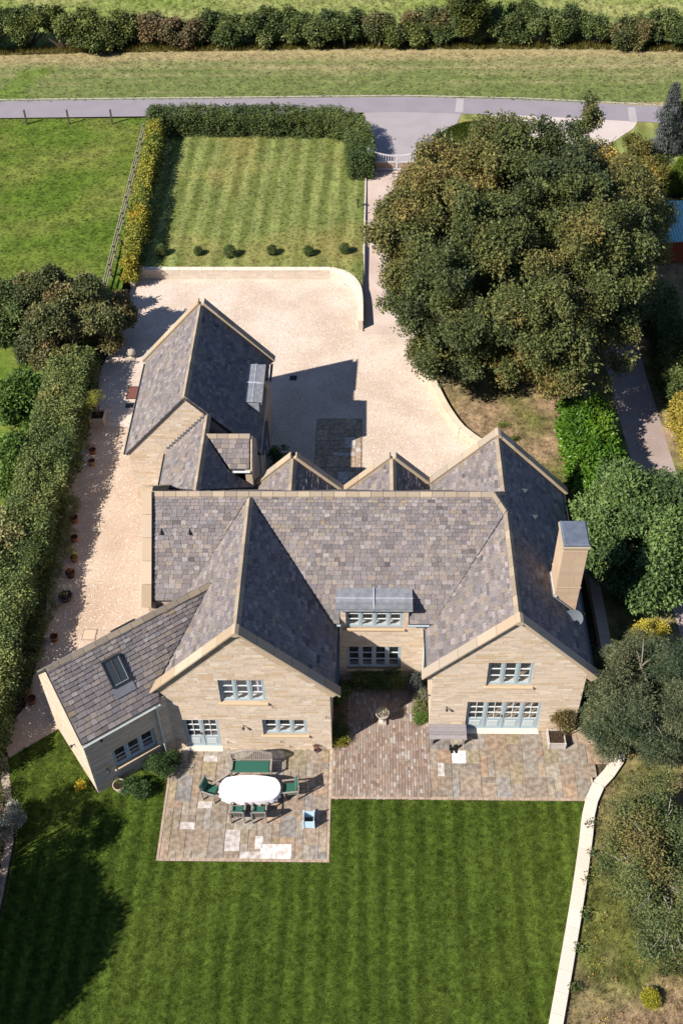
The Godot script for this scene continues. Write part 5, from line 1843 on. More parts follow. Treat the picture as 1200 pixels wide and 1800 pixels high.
	for s in [-1.0, 1.0]:
		for k in 5:
			var y := 0.06 + k * 0.1
			mb = MB.new()
			mb.box(Transform3D(Basis(), Vector3(s * 0.2, y, 0)), Vector3(0.02, 0.08, 0.42), blue)
			put("slat", mb, M.paint, bp)
			mb = MB.new()
			mb.box(Transform3D(Basis(), Vector3(0, y, s * 0.22)), Vector3(0.37, 0.08, 0.02), blue)
			put("slat", mb, M.paint, bp)
		for z in [-1.0, 1.0]:
			mb = MB.new()
			mb.box(Transform3D(Basis(), Vector3(s * 0.21, 0.28, z * 0.23)), Vector3(0.05, 0.56, 0.05), blue * 1.1)
			put("corner_post", mb, M.paint, bp)
	mb = MB.new()
	mb.box(Transform3D(Basis(), Vector3(0, 0.06, 0)), Vector3(0.36, 0.02, 0.4), Color(0.05, 0.04, 0.035))
	put("base", mb, M.plain, bp)
	pots()


func chair(label: String, teak: Color, green: Color) -> Node3D:   # faces +z
	var t := thing("garden_chair", label, "chair", Vector3.ZERO, 0.0, "chairs round the patio table")
	var mb: MB
	for q in [[-0.27, 0.24, 0.62], [0.27, 0.24, 0.62], [-0.27, -0.26, 1.02], [0.27, -0.26, 1.02]]:
		mb = MB.new()
		mb.bar(Vector3(q[0], 0, q[1]), Vector3(q[0], q[2], q[1] - (0.1 if q[2] > 1 else 0.0)), 0.05, 0.05, teak, S)
		put("leg", mb, M.wood, t)
	for x in [-0.28, 0.28]:
		mb = MB.new()
		mb.bar(Vector3(x, 0.64, 0.3), Vector3(x, 0.64, -0.3), 0.06, 0.03, teak)
		put("armrest", mb, M.wood, t)
	mb = MB.new()
	for i in 6:
		mb.box(Transform3D(Basis(), Vector3(0, 0.41, -0.22 + i * 0.085)), Vector3(0.5, 0.025, 0.07), teak)
	put("seat", mb, M.wood, t)
	mb = MB.new()
	var tilt := Basis(Vector3.RIGHT, -0.16)
	mb.box(Transform3D(tilt, Vector3(0, 0.98, -0.34)), Vector3(0.5, 0.07, 0.03), teak)
	mb.box(Transform3D(tilt, Vector3(0, 0.5, -0.265)), Vector3(0.5, 0.05, 0.03), teak)
	for i in 6:
		mb.box(Transform3D(tilt, Vector3(-0.2 + i * 0.08, 0.74, -0.305)), Vector3(0.035, 0.45, 0.02), teak)
	put("backrest", mb, M.wood, t)
	mb = MB.new()
	mb.bevel_box(Transform3D(Basis(), Vector3(0, 0.46, -0.01)), Vector3(0.48, 0.07, 0.48), 0.03, green)
	mb.bevel_box(Transform3D(Basis(Vector3.RIGHT, -0.16 + PI / 2), Vector3(0, 0.77, -0.255)), Vector3(0.46, 0.06, 0.5), 0.025, green)
	put("cushion", mb, M.cloth, t)
	return t


func bench(teak: Color, green: Color) -> void:
	var t := thing("garden_bench", "slatted wooden bench with arched back and green cushion behind the table", "bench", Vector3(-3.25, 0.045, 1.12))
	var mb: MB
	for x in [-0.82, 0.82]:
		for z in [0.26, -0.24]:
			mb = MB.new()
			mb.bar(Vector3(x, 0, z), Vector3(x, 0.62 if z > 0 else 0.9, z), 0.06, 0.06, teak, S)
			put("leg", mb, M.wood, t)
		mb = MB.new()
		mb.bar(Vector3(x, 0.64, 0.32), Vector3(x, 0.64, -0.26), 0.08, 0.035, teak)
		put("armrest", mb, M.wood, t)
	for i in 7:
		mb = MB.new()
		mb.box(Transform3D(Basis(), Vector3(0, 0.42, -0.2 + i * 0.077)), Vector3(1.6, 0.025, 0.065), vary(teak, 0.1))
		put("seat_slat", mb, M.wood, t)
	for i in 21:
		var x := -0.78 + i * 0.078
		var top := 0.84 + 0.24 * pow(cos(x / 0.82 * PI / 2.0), 1.2)
		mb = MB.new()
		mb.bar(Vector3(x, 0.48, -0.25), Vector3(x, top, -0.32), 0.04, 0.02, vary(teak * 1.15, 0.1), S)
		put("back_slat", mb, M.wood, t)
	mb = MB.new()
	for i in 20:
		var xa := -0.82 + i * 0.082
		var xb := xa + 0.082
		mb.bar(Vector3(xa, 0.86 + 0.24 * pow(maxf(0.0, cos(xa / 0.82 * PI / 2.0)), 1.2), -0.32), Vector3(xb, 0.86 + 0.24 * pow(maxf(0.0, cos(xb / 0.82 * PI / 2.0)), 1.2), -0.32), 0.06, 0.07, teak * 1.15)
	mb.bar(Vector3(-0.82, 0.5, -0.25), Vector3(0.82, 0.5, -0.25), 0.04, 0.06, teak)
	put("back_rail", mb, M.wood, t)
	mb = MB.new()
	mb.bevel_box(Transform3D(Basis(), Vector3(0, 0.475, 0.04)), Vector3(1.52, 0.08, 0.5), 0.03, green)
	put("cushion", mb, M.cloth, t)


func pot(label: String, at: Vector3, r: float, h: float, col: Color, plant: Dictionary, called := "plant_pot") -> Node3D:
	var t := thing(called, label, "plant pot", at)
	var mb := MB.new()
	mb.lathe(Vector3.ZERO, [Vector2(0, 0), Vector2(r * 0.68, 0), Vector2(r * 0.92, h * 0.85), Vector2(r, h * 0.86), Vector2(r, h), Vector2(r * 0.86, h), Vector2(r * 0.84, h * 0.9)], 16, col)
	put("pot", mb, M.coping, t)
	mb = MB.new()
	mb.lathe(Vector3.ZERO, [Vector2(r * 0.87, h * 0.9), Vector2(0, h * 0.93)], 12, Color(0.04, 0.03, 0.022))
	put("soil", mb, M.soil, t)
	if plant.size():
		rng.seed = hash(label)
		scatter("plant", crown(Vector3(0, h + plant.r * 0.8, 0), Vector3(plant.r, plant.r, plant.r), 7, plant.r * 0.5, plant.count, plant.cols, plant.get("size", 0.5), -0.5), plant.mesh, M.leaf, t)
	return t


func pots() -> void:
	var terra := Color(0.24, 0.1, 0.06)
	var small := clump("small", 22, 0.07, 0.035, 0.16)
	var gr := [Color(0.06, 0.09, 0.025), Color(0.1, 0.14, 0.035)]
	var ye := [Color(0.25, 0.22, 0.02), Color(0.14, 0.17, 0.03)]
	var rd := [Color(0.16, 0.035, 0.02), Color(0.1, 0.04, 0.02)]
	var P := func(r, n, c): return {"r": r, "count": n, "cols": c, "mesh": small}
	pot("terracotta pot with dark red seedling below the white box planter", Vector3(-13.14, 0, -18.0), 0.2, 0.3, terra, P.call(0.25, 26, rd))
	pot("empty tan terracotta pot beside the red seedling pot", Vector3(-13.03, 0, -17.1), 0.2, 0.34, Color(0.3, 0.17, 0.1), {})
	pot("terracotta pot with small green plant by the long left hedge", Vector3(-13.2, 0, -13.0), 0.22, 0.32, terra, P.call(0.28, 22, gr))
	pot("terracotta pot of green and orange leaves on the gravel path", Vector3(-12.95, 0, -11.7), 0.2, 0.3, terra, P.call(0.32, 34, [Color(0.1, 0.12, 0.03), Color(0.25, 0.11, 0.02)]))
	pot("terracotta pot with bright yellow leaved plant on the path", Vector3(-12.72, 0, -10.4), 0.2, 0.3, terra, P.call(0.3, 34, ye))
	pot("dark pot with a sprawling red plant on the path", Vector3(-12.7, 0, -9.4), 0.24, 0.34, Color(0.07, 0.04, 0.035), P.call(0.34, 20, rd))
	pot("wide dark grey bowl with thin pale leaves on the path", Vector3(-12.66, 0, -8.0), 0.34, 0.28, Color(0.06, 0.065, 0.08), P.call(0.34, 22, [Color(0.12, 0.15, 0.06), Color(0.2, 0.22, 0.12)]))
	pot("small bare terracotta pot behind the wing roof", Vector3(-12.72, 0, -5.6), 0.2, 0.3, terra, {})
	pot("terracotta pot with rusty leaves near the end of the path", Vector3(-13.05, 0, -2.2), 0.24, 0.32, terra, P.call(0.26, 22, rd))
	pot("round pale stone pot with dark soil at the wing corner", Vector3(-8.55, 0.01, 1.95), 0.27, 0.36, Color(0.42, 0.37, 0.29), P.call(0.16, 14, gr))
	pot("small pot of dark red flowers by the corner of left gable", Vector3(-0.66, 0.045, 0.17), 0.1, 0.14, Color(0.3, 0.27, 0.25), P.call(0.15, 16, [Color(0.14, 0.01, 0.03), Color(0.04, 0.05, 0.02)]))
	# stone sphere and red cover near the annexe
	var sp := thing("stone_finial", "pale rounded stone finial on the gravel beside the annexe", "ornament", Vector3(-12.3, 0, -26.2))
	var mb := MB.new()
	mb.lathe(Vector3.ZERO, [Vector2(0.2, 0), Vector2(0.2, 0.08), Vector2(0.12, 0.14), Vector2(0.24, 0.26), Vector2(0.28, 0.4), Vector2(0.22, 0.54), Vector2(0.08, 0.62), Vector2(0, 0.63)], 14, Color(0.4, 0.36, 0.3))
	put("finial", mb, M.coping, sp)
	mb = MB.new()
	mb.bevel_box(Transform3D(Basis(), Vector3(0, 0.02, 0)), Vector3(0.46, 0.06, 0.46), 0.01, Color(0.36, 0.33, 0.28))
	put("plinth", mb, M.coping, sp)
	for q in [["drain_cover", Vector3(-11.75, 0.014, -23.0), Vector3(0.7, 0.02, 1.1), Color(0.13, 0.055, 0.045), "rust red metal plate lying on the gravel by the annexe", "cover"], ["drain_cover", Vector3(-11.8, 0.014, -21.9), Vector3(0.42, 0.02, 0.4), Color(0.04, 0.05, 0.06), "small dark square drain cover beside the annexe roof", "drain cover"], ["drain_cover", Vector3(-2.8, 0.014, -24.3), Vector3(0.4, 0.02, 0.4), Color(0.03, 0.035, 0.045), "small dark drain cover in the shaded gravel court", "drain cover"], ["drain_cover", Vector3(-11.2, 0.014, -5.9), Vector3(0.65, 0.02, 0.65), Color(0.42, 0.33, 0.25), "gravel filled square manhole cover behind the wing", "drain cover"]]:
		var t := thing(q[0], q[4], q[5], q[1])
		mb = MB.new()
		mb.bevel_box(Transform3D(), q[2] * Vector3(1, 1, 1), 0.006, q[3] * 0.8)
		put("frame", mb, M.metal, t)
		mb = MB.new()
		mb.bevel_box(Transform3D(Basis(), Vector3(0, 0.008, 0)), q[2] * Vector3(0.86, 1, 0.86), 0.004, q[3])
		put("plate", mb, M.plain, t)
	# square planter with a small tree, and the one by the hedge
	box_planter("white framed square planter on the terrace", Vector3(9.3, 0.045, -0.4), 0.66, 0.4, Color(0.55, 0.53, 0.5))
	box_planter("pale wooden box planter on the gravel path", Vector3(-13.25, 0, -20.45), 0.72, 0.62, Color(0.5, 0.43, 0.36))
	# urn in the courtyard
	var u := thing("stone_urn", "weathered stone urn standing in the sett courtyard", "urn", Vector3(2.1, 0.045, -1.3))
	mb = MB.new()
	mb.bevel_box(Transform3D(Basis(), Vector3(0, 0.06, 0)), Vector3(0.34, 0.12, 0.34), 0.015, Color(0.42, 0.37, 0.32))
	put("plinth", mb, M.coping, u)
	mb = MB.new()
	mb.lathe(Vector3(0, 0.12, 0), [Vector2(0.13, 0), Vector2(0.06, 0.1), Vector2(0.06, 0.2), Vector2(0.2, 0.34), Vector2(0.25, 0.52), Vector2(0.3, 0.58), Vector2(0.26, 0.58), Vector2(0.2, 0.5), Vector2(0, 0.5)], 18, Color(0.45, 0.4, 0.36))
	put("bowl", mb, M.coping, u)
	rng.seed = 19
	scatter("plant", crown(Vector3(0, 0.75, 0), Vector3(0.3, 0.22, 0.3), 8, 0.14, 40, [Color(0.05, 0.06, 0.03), Color(0.14, 0.1, 0.05)], 0.6, -0.3), small, M.leaf, u)
	# raised beds in the courtyard: edging of low boards
	mb = MB.new()
	mb.box(Transform3D(Basis(), Vector3(0.33, 0.02, -1.75)), Vector3(0.62, 0.06, 3.4), Color(0.3, 0.22, 0.15))
	mb.box(Transform3D(Basis(), Vector3(2.35, 0.02, -3.22)), Vector3(3.4, 0.06, 0.52), Color(0.3, 0.22, 0.15))
	mb.box(Transform3D(Basis(), Vector3(-3.1, 0.012, -14.9)), Vector3(1.25, 0.05, 6.2), Color(0.3, 0.22, 0.15))
	mb.box(Transform3D(Basis(), Vector3(3.76, 0.02, -2.1)), Vector3(0.58, 0.06, 1.7), Color(0.3, 0.22, 0.15))
	tag(put("flower_bed", mb, M.soil), "", "", "", "structure")


func box_planter(label: String, at: Vector3, w: float, h: float, col: Color) -> void:
	var t := thing("box_planter", label, "planter", at)
	for s in [-1.0, 1.0]:
		for k in 3:
			var mb := MB.new()
			mb.box(Transform3D(Basis(), Vector3(s * w / 2, (k + 0.5) * h / 3, 0)), Vector3(0.04, h / 3 - 0.01, w), vary(col, 0.08))
			put("board", mb, M.wood, t)
			mb = MB.new()
			mb.box(Transform3D(Basis(), Vector3(0, (k + 0.5) * h / 3, s * w / 2)), Vector3(w - 0.045, h / 3 - 0.01, 0.04), vary(col, 0.08))
			put("board", mb, M.wood, t)
		for z in [-1.0, 1.0]:
			var mb := MB.new()
			mb.bevel_box(Transform3D(Basis(), Vector3(s * w / 2, h / 2, z * w / 2)), Vector3(0.08, h + 0.04, 0.08), 0.01, col * 1.1)
			put("corner_post", mb, M.wood, t)
	var so := MB.new()
	so.box(Transform3D(Basis(), Vector3(0, h * 0.8, 0)), Vector3(w - 0.05, 0.04, w - 0.05), Color(0.07, 0.045, 0.03))
	put("soil", so, M.soil, t)


# ------------------------------------------------------------------ all the greenery
func plants() -> void:
	var broad := clump("broad", 34, 0.15, 0.085, 0.34)
	var beech := clump("beech", 36, 0.14, 0.082, 0.36)
	var hedge_leaf := clump("hedge", 22, 0.13, 0.07, 0.22)
	var laurel := clump("laurel", 18, 0.2, 0.085, 0.22)
	var fine := clump("fine", 44, 0.11, 0.028, 0.3, 0.3)
	var euc := clump("euc", 40, 0.13, 0.026, 0.28, 0.4)
	var sparse := clump("sparse", 16, 0.075, 0.05, 0.36)
	var tiny := clump("tiny", 26, 0.05, 0.028, 0.1)
	var small := clump("small", 22, 0.07, 0.035, 0.16)
	var scale_leaf := clump("scale", 34, 0.12, 0.03, 0.16)
	var dark := [Color(0.045, 0.062, 0.028), Color(0.075, 0.1, 0.034), Color(0.1, 0.122, 0.038), Color(0.125, 0.13, 0.042), Color(0.2, 0.16, 0.05)]
	# the big spreading tree over the drive
	tree("beech_tree", "huge dark green spreading tree overhanging the drive and gravel court", "tree", "", Vector3(9.9, 0.45, -28.2), Vector3(9.4, 6.4, -27.6), Vector3(7.6, 5.7, 10.6), {"trunk": 0.5, "limbs": 14, "lobes": 700, "lobe_r": 0.72, "count": 19000, "cols": dark, "mesh": beech, "low": -0.75,
		"extra": [[Vector3(14.2, 9.3, -37.3), Vector3(0.7, 2.2, 0.7), 12, 0.4, 170], [Vector3(5.3, 3.4, -22.8), Vector3(1.7, 1.4, 1.6), 18, 0.6, 620]]})
	tree("field_maple", "yellow flushed tree crowding behind the huge dark tree", "tree", "", Vector3(16.0, 0.45, -33.6), Vector3(15.8, 4.4, -33.8), Vector3(3.1, 3.3, 7.0), {"trunk": 0.28, "limbs": 9, "lobes": 110, "lobe_r": 0.95, "count": 6200, "cols": [Color(0.088, 0.106, 0.037), Color(0.163, 0.163, 0.044), Color(0.275, 0.225, 0.056), Color(0.350, 0.250, 0.062)], "mesh": beech, "low": -0.8})
	tree("broadleaf_tree", "dense bright green tree beside the chimney", "tree", "", Vector3(13.8, 0.45, -8.7), Vector3(13.7, 3.5, -9.0), Vector3(3.0, 2.9, 3.4), {"trunk": 0.25, "limbs": 9, "lobes": 170, "lobe_r": 0.55, "count": 4000, "cols": [Color(0.05, 0.085, 0.03), Color(0.085, 0.14, 0.045), Color(0.13, 0.2, 0.06)], "mesh": broad, "low": -0.8})
	tree("willow_tree", "grey green fine leaved tree leaning over the terrace end", "tree", "", Vector3(13.2, 0.45, -1.0), Vector3(13.0, 2.9, -0.7), Vector3(2.6, 2.4, 2.9), {"trunk": 0.2, "limbs": 10, "bark": Color(0.3, 0.26, 0.22), "lobes": 150, "lobe_r": 0.42, "count": 3600, "cols": [Color(0.040, 0.064, 0.036), Color(0.073, 0.102, 0.052), Color(0.113, 0.136, 0.069), Color(0.137, 0.145, 0.073)], "mesh": euc, "low": -0.8, "extra": [[Vector3(11.25, 1.7, -0.3), Vector3(0.95, 1.2, 1.4), 20, 0.5, 900]]})
	tree("birch_tree", "thin leaved autumn birch with bare white twigs beyond the lawn wall", "tree", "", Vector3(12.6, 0.45, 6.4), Vector3(12.2, 2.6, 6.6), Vector3(2.5, 2.2, 3.9), {"trunk": 0.12, "limbs": 16, "bark": Color(0.42, 0.38, 0.36), "lobes": 130, "lobe_r": 0.5, "count": 5600, "cols": [Color(0.048, 0.072, 0.032), Color(0.081, 0.111, 0.040), Color(0.105, 0.128, 0.044), Color(0.121, 0.132, 0.044), Color(0.178, 0.136, 0.048)], "mesh": sparse, "low": -0.95, "inner": 0.5})
	tree("orchard_tree", "round headed garden tree standing beyond the laurel lane", "tree", "", Vector3(21.5, 0.45, -22), Vector3(21.5, 3.4, -22), Vector3(3, 2.8, 4.5), {"trunk": 0.25, "limbs": 8, "lobes": 60, "lobe_r": 0.9, "count": 2200, "cols": dark, "mesh": broad})
	# trees outside the picture on the left, whose shadows cross the lawn
	tree("lime_tree", "tall tree left of the back lawn casting the big dark shadow", "tree", "", Vector3(-17.2, 0, 12.6), Vector3(-17.2, 5.6, 12.6), Vector3(3.0, 3.6, 3.0), {"trunk": 0.3, "limbs": 9, "lobes": 90, "lobe_r": 0.85, "count": 4200, "cols": dark, "mesh": broad, "low": -0.9})
	tree("cherry_tree", "open branched tree left of the wing casting a lacy shadow", "tree", "", Vector3(-14.2, 0, 6.4), Vector3(-13.9, 3.6, 6.2), Vector3(1.9, 1.6, 1.9), {"trunk": 0.14, "limbs": 12, "lobes": 40, "lobe_r": 0.45, "count": 900, "cols": dark, "mesh": small, "size": 1.3, "low": -0.6})
	var hd := [Color(0.052, 0.085, 0.033), Color(0.085, 0.124, 0.039), Color(0.143, 0.182, 0.055)]
	# hedges
	hedge("clipped_hedge", "dark green clipped hedge between the front lawn and road", "hedges round the front lawn", curve([[-14.6, -52.3], [-8, -52.2], [-1, -51.9], [0.3, -51.0], [0.75, -49.2], [0.85, -46.9], [0.9, -45.2]], 12), 1.7, 1.75, 0.6, {"cols": hd, "mesh": hedge_leaf, "density": 32.0})
	hedge("yellow_hedge", "yellowing beech hedge on the left side of front lawn", "hedges round the front lawn", [[-14.05, -50.9], [-13.85, -46], [-13.6, -41], [-13.4, -36], [-13.3, -33.0]], 0.8, 1.5, 0.6, {"cols": [Color(0.1, 0.15, 0.03), Color(0.19, 0.22, 0.04), Color(0.3, 0.29, 0.035), Color(0.4, 0.28, 0.04)], "mesh": hedge_leaf, "density": 34.0, "rough": 0.22})
	hedge("boundary_hedge", "long clipped hedge running along the left gravel path", "", [[-15.1, -24.4], [-15.0, -20], [-14.95, -15.5], [-14.95, -11.5], [-14.98, -7], [-14.9, -3], [-14.7, 1.6]], 2.2, 2.1, 0.0, {"cols": [Color(0.061, 0.095, 0.034), Color(0.110, 0.159, 0.049), Color(0.171, 0.207, 0.067), Color(0.244, 0.220, 0.073)], "mesh": hedge_leaf, "density": 34.0, "rough": 0.2})
	hedge("shade_border", "low dark planting strip at the foot of the boundary hedge", "", [[-13.75, -14.2], [-13.65, -11.2], [-13.65, -8.4], [-13.5, -5.8], [-13.55, -2.3]], 0.75, 0.6, 0.0, {"cols": hd, "mesh": small, "density": 40.0, "rough": 0.25, "category": "border"})
	hedge("laurel_hedge", "glossy bright green laurel hedge beside the lane", "", [[12.6, -19.4], [12.75, -16.3], [13.05, -12.4]], 2.2, 2.4, 0.45, {"cols": [Color(0.05, 0.12, 0.012), Color(0.085, 0.18, 0.016), Color(0.14, 0.23, 0.025)], "mesh": laurel, "density": 30.0, "material": M.gloss_leaf, "rough": 0.22})
	hedge("dark_hedge", "shaded yew hedge on the far side of the lane", "", [[18.6, -30], [18.3, -24], [18.2, -21]], 1.4, 1.9, 0.45, {"cols": hd, "mesh": hedge_leaf, "density": 24.0})
	hedge("golden_hedge", "golden privet hedge at the right of the sunny lane", "", [[18.3, -20.6], [18.2, -15.5]], 1.3, 1.6, 0.45, {"cols": [Color(0.2, 0.17, 0.03), Color(0.34, 0.28, 0.05), Color(0.42, 0.34, 0.08)], "mesh": hedge_leaf, "density": 28.0})
	# shrubs in the upper left
	var mixed := [Color(0.061, 0.081, 0.035), Color(0.101, 0.121, 0.047), Color(0.155, 0.155, 0.061), Color(0.203, 0.149, 0.074)]
	var bright := [Color(0.05, 0.1, 0.02), Color(0.09, 0.16, 0.03), Color(0.12, 0.2, 0.04)]
	for q in [["large mixed shrub at the corner of the gravel court", Vector3(-14.6, 2.2, -27.6), Vector3(2.4, 2.2, 2.4), 2400, mixed], ["purple tinged shrub behind the court corner shrub", Vector3(-17.0, 2.0, -29.6), Vector3(2.4, 2.0, 2.2), 2000, mixed], ["dark shrub against the paddock at the left edge", Vector3(-19.6, 1.8, -27.8), Vector3(2.3, 1.9, 2.6), 2000, hd], ["tall bush between the boundary hedge and corner shrub", Vector3(-16.6, 1.9, -25.4), Vector3(1.9, 1.9, 1.8), 1500, mixed], ["bright green shrub behind the boundary hedge, upper end", Vector3(-17.6, 0.9, -21.5), Vector3(1.5, 1.1, 2.4), 1300, bright], ["bright green shrub behind the boundary hedge, lower end", Vector3(-16.9, 1.0, -16.2), Vector3(0.9, 1.1, 2.2), 1000, bright], ["pale flowering shrub over the boundary hedge by the shed roof", Vector3(-15.9, 1.6, -10.2), Vector3(1.0, 0.9, 1.4), 800, [Color(0.12, 0.17, 0.05), Color(0.3, 0.28, 0.12), Color(0.45, 0.4, 0.25)]]]:
		shrub("garden_shrub", q[0], "shrub", "shrubs along the left boundary", q[1], q[2], {"count": q[3], "cols": q[4], "mesh": hedge_leaf, "size": 1.25, "lobes": 26, "lobe_r": 0.6})
	shrub("olive_tree", "small yellow green tree growing in the wooden box planter", "tree", "", Vector3(-13.2, 1.6, -20.45), Vector3(0.55, 0.6, 0.55), {"ground": 0.5, "count": 150, "cols": [Color(0.1, 0.12, 0.02), Color(0.22, 0.22, 0.04)], "mesh": small, "lobe_r": 0.25})
	shrub("olive_tree", "round bronze green tree growing in the terrace planter", "tree", "", Vector3(9.5, 1.35, -0.5), Vector3(0.5, 0.46, 0.5), {"ground": 0.38, "count": 170, "cols": [Color(0.06, 0.06, 0.02), Color(0.12, 0.1, 0.035), Color(0.14, 0.09, 0.04)], "mesh": small, "lobe_r": 0.22})
	shrub("silver_shrub", "silvery shrub at the left edge of back lawn", "shrub", "", Vector3(-12.7, 0.65, 3.75), Vector3(0.72, 0.62, 0.8), {"count": 420, "cols": [Color(0.16, 0.18, 0.14), Color(0.3, 0.32, 0.26), Color(0.25, 0.15, 0.12)], "mesh": small, "lobe_r": 0.26})
	hedge("lawn_border", "dark mixed border along the left edge of back lawn", "", [[-13.6, 2.2], [-13.0, 5.0], [-12.9, 9], [-12.9, 13]], 0.9, 0.8, 0.0, {"cols": mixed, "mesh": small, "density": 34.0, "rough": 0.35, "category": "border"})
	for q in [["bushy green shrub under the wing window", Vector3(-7.05, 0.5, 1.25), Vector3(0.6, 0.55, 0.42), 300], ["dark strappy shrub beside the round stone pot", Vector3(-7.85, 0.4, 2.1), Vector3(0.5, 0.42, 0.45), 240], ["little green shrub at the foot of the downpipe", Vector3(-6.5, 0.4, 0.75), Vector3(0.35, 0.4, 0.3), 130]]:
		shrub("border_shrub", q[0], "shrub", "shrubs below the wing window", q[1], q[2], {"count": q[3], "cols": [Color(0.03, 0.06, 0.02), Color(0.06, 0.11, 0.03)], "mesh": small, "lobe_r": 0.24})
	shrub("yellow_flower", "orange and yellow flower clump at the wing corner", "flowers", "", Vector3(-10.1, 0.16, 1.9), Vector3(0.18, 0.18, 0.2), {"count": 26, "cols": [Color(0.4, 0.2, 0.01), Color(0.35, 0.3, 0.02), Color(0.06, 0.1, 0.02)], "mesh": tiny, "size": 1.2})
	# courtyard planting
	for q in [["leafy shrub with white flowers under the courtyard window", Vector3(1.5, 0.5, -3.1), Vector3(0.7, 0.55, 0.4), hd, 300], ["dark shrub in the middle of the courtyard window bed", Vector3(2.5, 0.5, -3.1), Vector3(0.7, 0.55, 0.4), hd, 300], ["blue flowered shrub in the corner of the courtyard", Vector3(3.45, 0.5, -3.0), Vector3(0.5, 0.55, 0.42), [Color(0.04, 0.06, 0.03), Color(0.1, 0.1, 0.14)], 220], ["pale grey lavender by the right gable side wall", Vector3(3.8, 0.35, -2.4), Vector3(0.28, 0.35, 0.35), [Color(0.15, 0.16, 0.1), Color(0.26, 0.25, 0.17)], 130], ["spiky pale green plant in the courtyard side bed", Vector3(3.77, 0.3, -1.8), Vector3(0.28, 0.32, 0.35), [Color(0.1, 0.12, 0.04), Color(0.2, 0.21, 0.09)], 130], ["bright green herb at the end of the courtyard side bed", Vector3(3.77, 0.22, -1.42), Vector3(0.24, 0.24, 0.2), bright, 80], ["climbing foliage against the left gable side wall", Vector3(0.3, 0.55, -2.4), Vector3(0.32, 0.6, 1.0), hd, 320], ["low planting against the left gable side wall", Vector3(0.3, 0.3, -0.9), Vector3(0.3, 0.35, 0.7), hd, 180], ["yellow flowered plant at the courtyard bed end", Vector3(0.32, 0.2, -0.25), Vector3(0.26, 0.24, 0.24), [Color(0.05, 0.1, 0.02), Color(0.35, 0.28, 0.02)], 60]]:
		shrub("courtyard_plant", q[0], "plant", "planting in the sett courtyard", q[1], q[2], {"ground": 0.04, "count": q[4], "cols": q[3], "mesh": small, "lobe_r": 0.2})
	for i in 3:
		shrub("entrance_shrub", ["shaded shrub by the annexe doors, first from the house", "shaded shrub by the annexe doors, middle of three", "shaded shrub by the annexe doors, farthest from the house"][i], "shrub", "shrubs along the annexe wall", Vector3(-2.95, 0.6, -14.2 - i * 1.5), Vector3(0.65, 0.65, 0.8), {"count": 260, "cols": hd, "mesh": small, "lobe_r": 0.24})
	# clipped box balls on the front lawn
	var sphere := func(t: float) -> float: return sqrt(maxf(0.0, 1.0 - pow(2.0 * t - 1.0, 2.0)))
	var spots := [[-11.75, -36.0, 0.3, "stout ball nearest the yellowing hedge"], [-9.4, -36.0, 0.23, "smallest ball, second from the yellowing hedge"], [-7.35, -35.75, 0.36, "tallest ball, third from the yellowing hedge"], [-4.7, -36.0, 0.28, "fourth ball from the yellowing hedge"], [-2.35, -35.9, 0.28, "fifth ball from the yellowing hedge"], [-0.05, -36.1, 0.3, "ball nearest the drive"]]
	for q in spots:
		clipped("box_ball", "clipped dark green box, " + q[3], "topiary", "box balls on the front lawn", Vector3(q[0], 0.6, q[1]), q[2], q[2] * 2.2, sphere, {"count": 230, "cols": hd, "mesh": tiny, "size": 0.9})
	clipped("golden_ball", "small golden clipped ball on the rough grass beyond the lawn wall", "topiary", "", Vector3(11.3, 0.45, 10.25), 0.28, 0.42, sphere, {"count": 170, "cols": [Color(0.22, 0.22, 0.02), Color(0.34, 0.32, 0.03)], "mesh": tiny, "size": 0.9})
	shrub("golden_shrub", "bright golden shrub between the dense tree and willow", "shrub", "", Vector3(13.6, 1.5, -5.0), Vector3(0.85, 0.95, 0.8), {"ground": 0.45, "count": 260, "cols": [Color(0.3, 0.26, 0.03), Color(0.45, 0.38, 0.06)], "mesh": small, "size": 1.2, "lobe_r": 0.3})
	for q in [["small sprawling plant in the brown bed, nearest the curved wall", Vector3(8.7, 0.55, -19.6)], ["yellow leaved sapling in the brown bed", Vector3(9.0, 0.6, -18.6)], ["leafy sapling with a fallen leaf in the brown bed", Vector3(9.6, 0.62, -16.9)], ["tiny seedling by the north gable verge", Vector3(7.9, 0.55, -18.2)], ["low seedling near the laurel foot", Vector3(10.9, 0.52, -15.2)]]:
		shrub("bed_sapling", q[0], "plant", "saplings in the brown bed", q[1], Vector3(0.32, 0.2, 0.3), {"ground": 0.45, "count": 34, "cols": [Color(0.08, 0.12, 0.02), Color(0.16, 0.18, 0.03)], "mesh": small, "size": 0.9, "lobe_r": 0.16})
	for q in [["low shrub in the rough grass below the birch", Vector3(12.3, 0.6, 9.0)], ["yellowing young shrub beside the birch trunk", Vector3(11.4, 0.65, 7.4)], ["small green shrub under the willow edge", Vector3(12.4, 0.7, 3.0)], ["leafy shrub at the right of the rough grass", Vector3(13.1, 0.7, 10.8)]]:
		shrub("rough_shrub", q[0], "shrub", "shrubs in the rough grass", q[1], Vector3(0.5, 0.3, 0.5), {"ground": 0.45, "count": 70, "cols": [Color(0.06, 0.09, 0.03), Color(0.13, 0.13, 0.04)], "mesh": small, "lobe_r": 0.22})
	for i in 6:
		shrub("wall_plant", "small dark tuft leaning over the pale lawn wall, " + ["nearest the terrace", "second from the terrace", "third from the terrace", "fourth from the terrace", "fifth from the terrace", "farthest from the terrace"][i], "plant", "tufts along the lawn wall", Vector3([9.95, 9.75, 9.5, 9.2, 8.85, 8.55][i] + 0.2, 0.6, [3.6, 4.9, 5.9, 7.3, 8.6, 9.9][i]), Vector3(0.2, 0.14, 0.16), {"ground": 0.45, "count": 14, "cols": hd, "mesh": tiny, "size": 1.4})
	var fl := Bunch.new()
	rng.seed = 321
